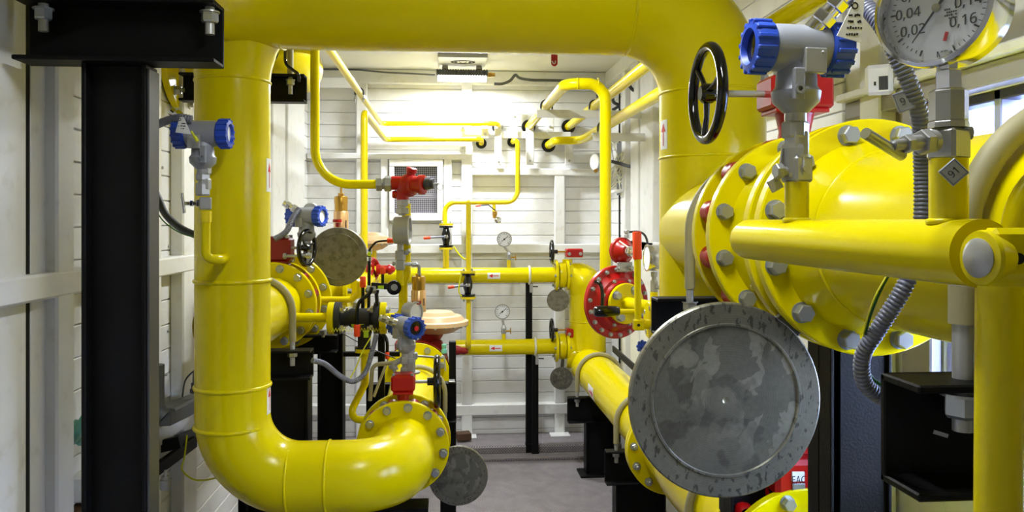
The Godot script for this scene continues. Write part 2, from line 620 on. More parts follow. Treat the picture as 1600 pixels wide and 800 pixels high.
func setting() -> void:
	var zf := 1.2
	# floor and the raised plate along the far wall
	struct("floor", MB.new().box(Vector3((WL + WR) / 2, -0.06, (zf + WB) / 2), Vector3(WR - WL + 0.4, 0.12, zf - WB + 0.4)), "floor")
	var zs := -dep(760, at(760, 711, 5.46).x)
	struct("trim_1", MB.new().box(Vector3((WL + WR) / 2, 0.03, (WB - 5.46) / 2), Vector3(WR - WL, 0.06, -5.46 - WB), Basis(), 0.012), "floor")
	struct("trim_2", MB.new().box(Vector3((WL + WR) / 2, 0.012, -5.36), Vector3(WR - WL, 0.024, 0.10), Basis(), 0.01), "floor")
	struct("ceiling", MB.new().box(Vector3((WL + WR) / 2, CEIL + 0.05, (zf + WB) / 2), Vector3(WR - WL + 0.4, 0.1, zf - WB + 0.4)), "ceiling")
	struct("trim_3", MB.new().box(Vector3((WL + WR) / 2, CEIL - 0.052, WB + 0.03), Vector3(WR - WL, 0.1, 0.06), Basis(), 0.006), "white_steel")
	struct("trim_4", MB.new().box(Vector3(WL + 0.03, CEIL - 0.05, (zf + WB) / 2), Vector3(0.06, 0.1, zf - WB), Basis(), 0.006), "white_steel")
	struct("trim_5", MB.new().box(Vector3(WR - 0.03, CEIL - 0.05, (zf + WB) / 2), Vector3(0.06, 0.1, zf - WB), Basis(), 0.006), "white_steel")
	# far wall
	var wb := struct("wall_back", MB.new().box(Vector3((WL + WR) / 2, CEIL / 2, WB - 0.06), Vector3(WR - WL + 0.4, CEIL, 0.1)), "white_wall")
	boards(wb, true, WL, WR, WB - 0.004, 0.0, CEIL, 0.088, 1)
	var zb := WB + 0.03
	for q in [[721, 738, 130, 690], [557, 574, 130, 690], [866, 882, 262, 690], [595, 607, 240, 385], [693, 706, 240, 385]]:
		var a := at(q[0], q[2], 5.77)
		var b := at(q[1], q[3], 5.77)
		tube_bar(wb, "post", Vector3((a.x + b.x) / 2, (a.y + b.y) / 2, zb), Vector3(b.x - a.x, a.y - b.y, 0.06))
	for q in [[480, 730, 239, 250], [738, 955, 263, 275], [480, 955, 382, 395], [700, 955, 632, 644], [480, 700, 632, 644], [740, 955, 344, 350]]:
		var a := at(q[0], q[2], 5.765)
		var b := at(q[1], q[3], 5.765)
		if q[2] == 344: continue
		tube_bar(wb, "rail", Vector3((a.x + b.x) / 2, (a.y + b.y) / 2, zb), Vector3(b.x - a.x, a.y - b.y, 0.068))
	# base plates under the posts
	for px in [729, 874]:
		var p := at(px, 674, 5.72)
		tube_bar(wb, "foot_plate", Vector3(p.x, 0.065, -5.70), Vector3(0.14, 0.01, 0.10))
	# left wall: lining boards, two smooth sheets near the viewer, steel frame
	var wl := struct("wall_left", MB.new().box(Vector3(WL - 0.06, CEIL / 2, (zf + WB) / 2), Vector3(0.1, CEIL, zf - WB + 0.4)), "white_wall")
	boards(wl, false, -2.1, WB, WL - 0.004, 0.0, CEIL, 0.088, 1)
	var seam := dep(44, -0.98)
	for q in [[-zf, seam - 0.011], [seam + 0.011, 2.08]]:
		part(wl, "sheet", MB.new().box(Vector3(WL + 0.008, CEIL / 2, -(q[0] + q[1]) / 2), Vector3(0.026, CEIL, q[1] - q[0]), Basis(), 0.002), "white_steel")
	part(wl, "seam_strip", MB.new().box(Vector3(WL + 0.013, CEIL / 2, -seam), Vector3(0.01, CEIL, 0.03)), "gap")
	for q in [[90, 117], [236, 253], [287, 308], [427, 446], [450, 476]]:
		var d0 := dep(q[0], WL + 0.05)
		var d1 := dep(q[1], WL + 0.05)
		if q[0] == 236:
			d0 = dep(243, WL + 0.05)
		tube_bar(wl, "post", Vector3(WL + 0.025, CEIL / 2, -(d0 + d1) / 2), Vector3(0.05, CEIL, d1 - d0))
	var yr: float = (at(0, 430, dep(0, WL + 0.055)).y + at(310, 403, dep(310, WL + 0.055)).y) / 2
	tube_bar(wl, "rail", Vector3(WL + 0.026, yr - 0.028, (zf - 5.8) / 2), Vector3(0.056, 0.062, 5.8 + zf))
	var y2: float = at(270, 655, dep(270, WL + 0.055)).y
	tube_bar(wl, "rail", Vector3(WL + 0.026, y2 - 0.03, -4.0), Vector3(0.056, 0.07, 3.6))
	for q in [[262, 385, 0], [261, 517, 0], [258, 585, 0], [252, 262, 0], [260, 690, 0]]:
		var d := dep(q[0], WL)
		var p := at(q[0], q[1], d)
		share(wl, "rivet", bolt_mesh(0.010), "steel", along(p, Vector3.RIGHT))
	# right wall with the window opening
	var wd1 := dep(1470, WR)
	var wd0 := 1.05
	var wy0 := 1.02
	var wy1 := at(1505, 150, dep(1505, WR)).y
	var wr := MB.new()
	wr.box(Vector3(WR + 0.06, CEIL / 2, (-wd1 + WB) / 2), Vector3(0.1, CEIL, -WB - wd1 + 0.0))
	wr.box(Vector3(WR + 0.06, CEIL / 2, (zf - wd0) / 2), Vector3(0.1, CEIL, zf + wd0))
	wr.box(Vector3(WR + 0.06, (CEIL + wy1) / 2, -(wd0 + wd1) / 2), Vector3(0.1, CEIL - wy1, wd1 - wd0))
	wr.box(Vector3(WR + 0.06, wy0 / 2, -(wd0 + wd1) / 2), Vector3(0.1, wy0, wd1 - wd0))
	var wrs := struct("wall_right", wr, "white_wall")
	boards(wrs, false, -2.35, WB, WR + 0.004, 0.0, CEIL, 0.088, -1)
	for q in [[1000, 1020], [971, 976], [985, 997], [1342, 1374]]:
		var d0 := dep(q[1], WR - 0.05)
		var d1 := dep(q[0], WR - 0.05)
		tube_bar(wrs, "post", Vector3(WR - 0.025, CEIL / 2, -(d0 + d1) / 2), Vector3(0.05, CEIL, d1 - d0))
	for px in [969, 985, 1020]:
		var d := dep(px, WR - 0.005)
		part(wrs, "seam_strip", MB.new().box(Vector3(WR - 0.003, CEIL / 2, -d - 0.02), Vector3(0.012, CEIL, 0.03)), "gap")
	tube_bar(wrs, "rail", Vector3(WR - 0.025, 1.45, -4.4), Vector3(0.05, 0.06, 2.6))
	# lilac lintel box and jamb board of the window
	var ly := at(1505, 109, dep(1505, WR - 0.04)).y
	struct("trim_6", MB.new().box(Vector3(WR - 0.02, (ly + wy1) / 2, -1.25), Vector3(0.05, ly - wy1, 2.0), Basis(), 0.004), "lilac")
	struct("trim_7", MB.new().box(Vector3(WR - 0.035, ly + 0.012, -1.25), Vector3(0.08, 0.022, 2.0), Basis(), 0.004), "white_steel")
	struct("trim_8", MB.new().box(Vector3(WR - 0.012, (wy0 + wy1) / 2, -(dep(1424, WR) + wd1) / 2), Vector3(0.03, wy1 - wy0, dep(1424, WR) - wd1), Basis(), 0.004), "lilac")
	var wn := struct("window_1", MB.new().box(Vector3(WR + 0.03, wy0 + 0.015, -(wd0 + wd1) / 2), Vector3(0.12, 0.03, wd1 - wd0)), "white_plastic")
	var d_m := dep(1568, WR + 0.03)
	for z in [-wd1 + 0.012, -d_m, -(wd0) - 0.012]:
		part(wn, "window_frame", MB.new().box(Vector3(WR + 0.04, (wy0 + wy1) / 2, z), Vector3(0.05, wy1 - wy0, 0.024), Basis(), 0.003), "clad_blue")
	part(wn, "window_frame", MB.new().box(Vector3(WR + 0.04, wy1 - 0.012, -(wd0 + wd1) / 2), Vector3(0.05, 0.024, wd1 - wd0), Basis(), 0.003), "steel_dark")
	for q in [[wd1, d_m], [d_m, wd0]]:
		part(wn, "pane", MB.new().box(Vector3(WR + 0.05, (wy0 + wy1) / 2, -(q[0] + q[1]) / 2), Vector3(0.006, wy1 - wy0 - 0.03, absf(q[0] - q[1]) - 0.02), Basis(), 0.0), "pane")
	# behind the viewer
	struct("wall_front", MB.new().box(Vector3((WL + WR) / 2, CEIL / 2, zf + 0.06), Vector3(WR - WL + 0.4, CEIL, 0.1)), "white_wall")
	# outside
	struct("trim_9", MB.new().box(Vector3(WR + 4.2, -0.3, -2), Vector3(8, 0.2, 14)), "asphalt")
	var nb := thing("building", "white clad neighbouring building with blue corner strips seen through the window", "building", Vector3(4.2, -0.2, -5.0))
	var nm := MB.new().box(Vector3(4.6, 1.8, -5.0), Vector3(0.8, 4.0, 9.0))
	part(nb, "wall", nm, "clad_white")
	for z in [-3.72, -5.6, -7.2]:
		var sm := MB.new()
		for i in 3:
			sm.box(Vector3(4.17, 1.8, z - i * 0.16), Vector3(0.06, 4.0, 0.13), Basis(), 0.01)
		part(nb, "corner_strip", sm, "clad_blue")

func hexhead(s: float) -> MB:
	var r := s * 0.577
	var m := MB.new()
	m.lathe(Transform3D(), [Vector2(s * 0.66, 0), Vector2(s * 0.66, s * 0.09), Vector2(s * 0.2, s * 0.09)], 16)
	m.facet(Transform3D(), [Vector2(r, s * 0.09), Vector2(r, s * 0.66), Vector2(r * 0.88, s * 0.76), Vector2(0, s * 0.76)])
	return m
func bolt_mesh(s: float) -> ArrayMesh:
	var key := "bolt%.4f" % s
	if not cache.has(key):
		cache[key] = hexhead(s).done()
	return cache[key]
func stud_mesh(s: float) -> ArrayMesh:
	var key := "stud%.4f" % s
	if not cache.has(key):
		var m := hexhead(s)
		m.lathe(Transform3D(Basis(), Vector3(0, s * 0.7, 0)), [Vector2(s * 0.31, 0), Vector2(s * 0.31, s * 0.4), Vector2(s * 0.24, s * 0.48), Vector2(0, s * 0.48)], 12)
		cache[key] = m.done()
	return cache[key]

# ring flange from c along dir, with bolt heads on the far face of dir
func flange(o: Node3D, c: Vector3, dir: Vector3, rin: float, rout: float, th: float, nb: int, rb: float, bs: float, phase := 0.0, stud := false, mat_name := "yellow") -> void:
	var t := along(c, dir)
	var e := minf(0.003, th * 0.2)
	var fp := part(o, "flange", MB.new().lathe(t, [Vector2(rin, 0), Vector2(rout - e, 0), Vector2(rout, e), Vector2(rout, th - e), Vector2(rout - e, th), Vector2(rin, th)], 64 if rout > 0.1 else 32), mat_name)
	var bm := stud_mesh(bs) if stud else bolt_mesh(bs)
	for i in nb:
		var a := phase + TAU * i / nb
		share(fp, "bolt", bm, "zinc", Transform3D(t.basis * Basis(Vector3.UP, i * 1.3), t * Vector3(cos(a) * rb, th, sin(a) * rb)))
func weld(o: Node3D, c: Vector3, dir: Vector3, r: float, w := 0.006) -> void:
	part(o, "weld_bead", MB.new().torus(along(c, dir), r - w * 0.15, w * 0.75, 64, 8), "yellow")
func hand_wheel(o: Node3D, c: Vector3, dir: Vector3, R: float, r: float, roll := 0.3, called := "handwheel") -> void:
	var t := along(c, dir, roll)
	var m := MB.new().torus(t, R, r, 48, 14)
	m.lathe(t.translated_local(Vector3(0, -r * 1.2, 0)), [Vector2(0, 0), Vector2(R * 0.2, 0), Vector2(R * 0.22, r * 0.4), Vector2(R * 0.22, r * 2.0), Vector2(R * 0.15, r * 2.6), Vector2(0, r * 2.6)], 20)
	for i in 3:
		var a := TAU * i / 3
		var d := Vector3(cos(a), 0, sin(a))
		m.tube([t * (d * R * 0.12), t * (d * R * 0.5 + Vector3(0, -r * 0.2, 0)), t * (d * R * 0.97)], [R * 0.075, R * 0.06, R * 0.075], 10)
	part(o, called, m, "black_gloss")
func disc_blind(called: String, label: String, c: Vector3, n: Vector3, R: float, th: float, web_to: Vector3, m := "blind_steel") -> void:
	var t := thing(called, label, "pipe blind", c, "round steel spectacle blinds bolted between flanges")
	var x := along(c - n.normalized() * th / 2, n)
	var g := R * 0.012
	var dm := MB.new().lathe(x, [Vector2(0, 0), Vector2(R - th * 0.15, 0), Vector2(R, th * 0.15), Vector2(R, th * 0.85), Vector2(R - th * 0.15, th), Vector2(R * 0.792, th), Vector2(R * 0.785, th + g), Vector2(R * 0.765, th + g), Vector2(R * 0.755, th - g * 0.6), Vector2(R * 0.3, th - g * 0.6), Vector2(R * 0.2, th - g * 0.75), Vector2(R * 0.035, th - g * 0.9), Vector2(R * 0.02, th - g * 1.6), Vector2(0, th - g * 1.9)], 96, 0.0, TAU, 0.9)
	var xi := x.affine_inverse()
	for i in dm.v.size():
		var q := xi * dm.v[i]
		dm.uv[i] = Vector2(0.5 + q.x / R * 0.5, 0.5 + q.z / R * 0.5)
	part(t, "disc", dm, m)
	var d := web_to - c
	var b := Basis(d.normalized(), n.normalized().cross(d.normalized()), n.normalized())
	var l0 := R * 0.93
	var l1 := maxf(l0 + R * 0.15, d.length())
	part(t, "web", MB.new().box(c + d.normalized() * (l0 + l1) / 2, Vector3(l1 - l0, R * 0.3, th * 0.8), b, 0.002), m)
func u_bolt(label: String, c: Vector3, axis: Vector3, R: float, r: float, leg: float, sleeve := "sleeve", sl := 0.55, tail := 0.05) -> void:
	var side := Vector3.UP.cross(axis).normalized()
	var t := thing("u_bolt", label, "pipe clamp", c, "u bolts clamping pipes to black brackets")
	var arc := []
	for i in 25:
		var a := PI * i / 24
		arc.append(c + side * cos(a) * R + Vector3.UP * sin(a) * R)
	var pts := [c + side * R + Vector3.DOWN * (leg + tail)] + arc + [c - side * R + Vector3.DOWN * (leg + tail)]
	part(t, "rod", MB.new().tube(pts, r, 12), "steel")
	var pts2 := [c + side * R + Vector3.DOWN * leg * sl] + arc + [c - side * R + Vector3.DOWN * leg * sl]
	part(t, "sleeve", MB.new().tube(pts2, r * 1.35, 14), sleeve)
	for s in [-1.0, 1.0]:
		var p: Vector3 = c + side * R * s + Vector3.DOWN * (leg + 0.008)
		share(t, "nut", bolt_mesh(r * 3.2), "zinc", along(p, Vector3.DOWN))
# C channel lying along x, open towards the viewer
func channel(o: Node3D, called: String, x0: float, x1: float, ytop: float, h: float, zweb: float, wide: float, th := 0.009) -> void:
	var m := MB.new()
	m.box(Vector3((x0 + x1) / 2, ytop - h / 2, zweb - th / 2), Vector3(x1 - x0, h, th), Basis(), 0.002)
	m.box(Vector3((x0 + x1) / 2, ytop - th / 2, zweb + wide / 2 - th), Vector3(x1 - x0, th, wide), Basis(), 0.003)
	m.box(Vector3((x0 + x1) / 2, ytop - h + th / 2, zweb + wide / 2 - th), Vector3(x1 - x0, th, wide), Basis(), 0.003)
	part(o, called, m, "black")
# I section post standing on the floor, web facing the viewer
func i_post(o: Node3D, called: String, x0: float, x1: float, y0: float, y1: float, zf: float, deep: float, th := 0.008) -> void:
	var m := MB.new()
	var yc := (y0 + y1) / 2
	m.box(Vector3(x0 + th / 2, yc, zf - deep / 2), Vector3(th, y1 - y0, deep), Basis(), 0.002)
	m.box(Vector3(x1 - th / 2, yc, zf - deep / 2), Vector3(th, y1 - y0, deep), Basis(), 0.002)
	m.box(Vector3((x0 + x1) / 2, yc, zf - deep / 2), Vector3(x1 - x0, y1 - y0, th), Basis(), 0.002)
	part(o, called, m, "black")
	part(o, "foot_plate", MB.new().box(Vector3((x0 + x1) / 2, 0.006, zf - deep / 2), Vector3(x1 - x0 + 0.08, 0.012, deep + 0.08), Basis(), 0.002), "black")
func sticker(o: Node3D, c: Vector3, n: Vector3, up: Vector3, w: float, h: float, r: float, m := "print_red") -> void:
	# flow arrow sticker bent round a pipe of radius r whose axis is up; the arrow points along up
	var y := up.normalized()
	var z := (n - y * n.dot(y)).normalized()
	var x := y.cross(z)
	var ctr := c
	var sheet: MeshInstance3D
	for layer in 2:
		var mb := MB.new()
		var rr := r + 0.0006 + layer * 0.0006
		var strips := []
		if layer == 0: strips = [[-w / 2, w / 2, -h / 2, h / 2, w / 2, w / 2]]
		else: strips = [[-w * 0.06, w * 0.06, -h * 0.38, h * 0.12, 0, 0], [0, 0, h * 0.1, h * 0.40, w * 0.30, 0.0]]
		for s in strips:
			var nn := 8
			for i in nn + 1:
				var f := float(i) / nn
				for e in 2:
					var xx: float = lerpf(s[0], s[1], f)
					var yy: float = s[2] if e == 0 else s[3]
					if layer == 1 and s[4] > 0.0:
						xx = lerpf(-s[4], s[4], f) * (1.0 if e == 0 else 0.02)
					var a := xx / r
					var o2 := x * sin(a) + z * cos(a)
					mb.vert(ctr + o2 * rr + y * yy, o2)
			var b: int = mb.v.size() - 2 * (nn + 1)
			for i in nn:
				mb.quad(b + i * 2, b + i * 2 + 1, b + i * 2 + 3, b + i * 2 + 2)
		if layer == 0:
			sheet = part(o, "flow_sticker", mb, "paper", "white flow direction sticker")
		else:
			part(sheet, "arrow", mb, m)

const AX := 0.82        # axis of the high line on the right
var yt := 0.0           # axis of the header
var yh := 0.0           # axis of the high line
func header_pipe() -> void:
	yt = at(700, -3, 2.45).y
	yh = at(1376, 371, 1.49).y
	var r := 0.163
	var t := thing("header_pipe", "thick yellow header pipe running across the top and turning down on the right", "pipe", Vector3(0.0, yt, -2.45))
	part(t, "pipe_run", MB.new().tube(route([Vector3(-0.70, yt, 1.19), Vector3(-0.70, yt, -2.45), Vector3(0.825, yt, -2.45), Vector3(0.825, 1.22, -2.45)], 0.29, 16), r, 64), "yellow")
	part(t, "end_cap", MB.new().ball(Vector3(0.825, 1.22, -2.45), r, 48, Vector3(1, 0.5, 1)), "yellow")
	for px in [440, 978]:
		weld(t, Vector3(at(px, 0, 2.45).x, yt, -2.45), Vector3.RIGHT, r)
	for py in [150, 250]:
		weld(t, Vector3(0.825, at(1115, py, 2.45).y + 0.005, -2.45), Vector3.UP, r)
	part(t, "branch_pipe", MB.new().tube([Vector3(AX, yh, -2.45), Vector3(AX, yh, -1.93)], r, 64, false), "yellow")
	part(t, "branch_hub", MB.new().lathe(along(Vector3(AX, yh, -1.97), Vector3.BACK), [Vector2(r, 0), Vector2(r + 0.02, 0.055), Vector2(r + 0.02, 0.075)], 64), "yellow")
	flange(t, Vector3(AX, yh, -1.906), Vector3.BACK, 0.15, 0.23, 0.026, 0, 0.205, 0.03)
	var p := at(1035, 215, 2.40)
	sticker(t, Vector3(0.825, at(1035, 212, 2.45).y, -2.45), Vector3(-0.985, 0, 0.14), Vector3.UP, 0.05, 0.09, r)

func left_riser() -> void:
	var d := 2.5
	var c := at(368, 345, d)
	var r := 0.109
	var bot := at(459, 742, d).y
	var xe := -0.41
	var c2 := at(629, 703, 2.76)
	var t := thing("riser_pipe", "yellow riser pipe with weld rings that bends at the bottom towards the aisle", "pipe", Vector3(c.x, bot, c.z))
	var pts := route([Vector3(c.x, yt, c.z + 0.03), Vector3(c.x, bot, c.z + 0.03), Vector3(c2.x, bot, c.z + 0.03), Vector3(c2.x, bot, -2.77)], 0.20, 16)
	part(t, "pipe_run", MB.new().tube(pts, r, 56), "yellow")
	for py in [131]:
		weld(t, Vector3(c.x, at(368, py, d).y, c.z + 0.03), Vector3.UP, r)
	for py in [437, 599, 660]:
		weld(t, Vector3(c.x, at(368, py, d).y, c.z + 0.03), Vector3.UP, r, 0.009)
	for px in [458, 516]:
		weld(t, Vector3(at(px, 700, d).x, bot, c.z + 0.03), Vector3.RIGHT, r, 0.006)
	flange(t, Vector3(c2.x, bot, -2.785), Vector3.BACK, 0.10, 0.16, 0.024, 12, 0.140, 0.023, 0.13)
	# saddle collar to the header above
	part(t, "saddle", MB.new().lathe(Transform3D(Basis(), Vector3(c.x, at(368, 128, d).y, c.z + 0.03)), [Vector2(r, 0), Vector2(r + 0.003, 0.03), Vector2(r + 0.02, 0.09), Vector2(r + 0.05, 0.14)], 56), "yellow")
	# branch towards the far end, with the first flange of the valve
	var cb := at(425, 478, 3.1)
	part(t, "branch_pipe", MB.new().tube([Vector3(cb.x, cb.y, c.z), Vector3(cb.x, cb.y, -3.1)], r, 48, false), "yellow")
	flange(t, Vector3(cb.x, cb.y, -3.13), Vector3.BACK, 0.1, 0.165, 0.024, 12, 0.142, 0.024, 0.2)
	sticker(t, Vector3(c.x, at(417, 275, d).y, c.z + 0.03), Vector3(1, 0, 0.06), Vector3.UP, 0.045, 0.10, r)
	sticker(t, Vector3(c.x, at(417, 620, d).y, c.z + 0.03), Vector3(1, 0, 0.06), Vector3.UP, 0.04, 0.085, r)
	# two little riveted plates
	for q in [[337, 278], [339, 341]]:
		var p := at(q[0], q[1], 2.39)
		part(t, "rivet_plate", MB.new().box(Vector3(p.x, p.y, p.z - 0.006), Vector3(0.014, 0.018, 0.012)), "zinc")
	# impulse branch that carries the transmitter
	var e0 := at(346, 403, 2.37)
	var e1 := at(340, 404, 2.27)
	var top := at(321, 330, 2.25)
	part(t, "impulse_branch", MB.new().tube(route([e0 + Vector3(0.01, 0, -0.03), Vector3(top.x + 0.03, e0.y, -2.27), Vector3(top.x, e0.y + 0.004, -2.25), top], 0.035, 10), 0.0135, 16), "yellow")
	part(t, "coupling", MB.new().lathe(Transform3D(Basis(), at(321, 347, 2.25)), [Vector2(0.0135, 0), Vector2(0.0165, 0), Vector2(0.0165, 0.03), Vector2(0, 0.03)], 20), "yellow_small")
	butterfly("butterfly_valve", "red gear operated valve clamped between bolted flanges at the foot of the riser", Vector3(c2.x, bot, -2.81), Vector3.BACK, 0.16, 0.05, at(628, 612, 2.83).y, Vector3(0.082, 0.056, 0.07), Vector3.RIGHT, at(683, 596, 2.83), 0.082, 0.012)

# wafer valve whose body is centred at c; gy is the height of the neck's top
func butterfly(called: String, label: String, c: Vector3, axis: Vector3, rf: float, th: float, gy: float, gs: Vector3, wdir: Vector3, wc: Vector3, wR: float, wr: float, lug_n := 12, red := "red") -> Node3D:
	var t := thing(called, label, "valve", c, "")
	var x := along(c - axis * th / 2, axis)
	part(t, "body", MB.new().lathe(x, [Vector2(rf * 0.6, 0), Vector2(rf * 0.80, 0), Vector2(rf * 0.82, th * 0.2), Vector2(rf * 0.82, th * 0.8), Vector2(rf * 0.80, th), Vector2(rf * 0.6, th)], 48), red)
	for i in lug_n:
		var a := TAU * (i + 0.5) / lug_n
		var o := x * Vector3(cos(a) * rf * 0.88, 0, sin(a) * rf * 0.88)
		share(t, "lug", lug_mesh(rf * 0.115, th), red, Transform3D(x.basis, o))
	var ny := c.y + rf * 0.78
	part(t, "neck", MB.new().lathe(Transform3D(Basis(), Vector3(c.x, ny, c.z)), [Vector2(gs.x * 0.5, 0), Vector2(gs.x * 0.3, 0.02), Vector2(gs.x * 0.24, (gy - ny) * 0.6), Vector2(gs.x * 0.3, gy - ny)], 20), red)
	part(t, "mount_plate", MB.new().box(Vector3(c.x, gy + 0.004, c.z), Vector3(gs.x * 0.85, 0.010, gs.z * 0.95), Basis(), 0.002), red)
	var gc := Vector3(c.x, gy + 0.009 + gs.y / 2, c.z)
	var g := MB.new().box(gc, gs, Basis(), 0.007)
	g.box(gc + Vector3(0, gs.y * 0.5, 0), Vector3(gs.x * 0.8, gs.y * 0.16, gs.z * 0.8), Basis(), 0.004)
	part(t, "gearbox", g, red)
	for s in [[-1, -1], [1, -1], [-1, 1], [1, 1]]:
		share(t, "bolt", bolt_mesh(gs.x * 0.12), "zinc", Transform3D(Basis(), gc + Vector3(s[0] * gs.x * 0.38, gs.y * 0.5, s[1] * gs.z * 0.38)))
	if wR > 0.0:
		var s0 := Vector3(gc.x, wc.y, wc.z) + wdir * gs.x * 0.4
		s0.z = wc.z
		part(t, "shaft", MB.new().tube([s0, wc - wdir * wr * 0.5], wR * 0.075, 12), "steel")
		part(t, "collar", MB.new().lathe(along(wc - wdir * wR * 0.42, wdir), [Vector2(0, 0), Vector2(wR * 0.17, 0), Vector2(wR * 0.17, wR * 0.36), Vector2(0, wR * 0.36)], 16), "black_gloss")
		hand_wheel(t, wc, wdir, wR, wr)
	return t
func lug_mesh(r: float, th: float) -> ArrayMesh:
	var key := "lug%.4f_%.4f" % [r, th]
	if not cache.has(key):
		cache[key] = MB.new().lathe(Transform3D(), [Vector2(r * 0.7, 0), Vector2(r * 0.95, th * 0.1), Vector2(r * 1.1, th * 0.3), Vector2(r * 0.9, th * 0.5), Vector2(r * 1.1, th * 0.7), Vector2(r * 0.95, th * 0.9), Vector2(r * 0.7, th)], 16, 0.0, TAU, 0.3).done()
	return cache[key]

func right_line() -> void:
	# valve in the high line
	var gy := at(1205, 186, 1.84).y
	var wc := at(1105, 146, 1.84)
	butterfly("butterfly_valve", "large red valve high on the right whose black handwheel stands before the vertical pipe", Vector3(AX, yh, -1.84), Vector3.BACK, 0.23, 0.078, at(1215, 178, 1.84).y, Vector3(0.15, 0.075, 0.10), Vector3.LEFT, Vector3(wc.x, wc.y, -1.84), 0.108, 0.0125, 12)
	var t := thing("high_pipe", "big yellow flanged pipe coming towards the viewer along the right side", "pipe", Vector3(AX, yh, -1.5))
	var bk := Vector3.BACK
	var r := 0.163
	flange(t, Vector3(AX, yh, -1.80), bk, 0.14, 0.23, 0.03, 12, 0.203, 0.030, 0.262)
	part(t, "weld_neck", MB.new().lathe(along(Vector3(AX, yh, -1.772), bk), [Vector2(0.185, 0), Vector2(0.178, 0.03), Vector2(r, 0.07), Vector2(r, 0.21)], 64), "yellow")
	flange(t, Vector3(AX, yh, -1.573), bk, 0.14, 0.23, 0.028, 0, 0.203, 0.03)
	var t2 := thing("high_pipe", "nearest length of the big yellow pipe on the right, behind the manifold", "pipe", Vector3(AX, yh, -0.8))
	flange(t2, Vector3(AX, yh, -1.516), bk, 0.14, 0.23, 0.030, 12, 0.203, 0.031, 0.262)
	part(t2, "weld_neck", MB.new().lathe(along(Vector3(AX, yh, -1.488), bk), [Vector2(0.187, 0), Vector2(0.18, 0.03), Vector2(r, 0.08), Vector2(r, 0.10)], 64), "yellow")
	part(t2, "pipe_run", MB.new().tube([Vector3(AX, yh, -1.40), Vector3(AX, yh, 1.19)], r, 64), "yellow")
	weld(t2, Vector3(AX, yh, -1.39), bk, r)
	var dc := at(1132, 624, 1.53)
	disc_blind("spectacle_blind", "largest round steel blind, hanging below the high pipe's flanges in the foreground", dc, bk, 152 * mp(1132, 1.53), 0.02, Vector3(AX, yh, -1.53))

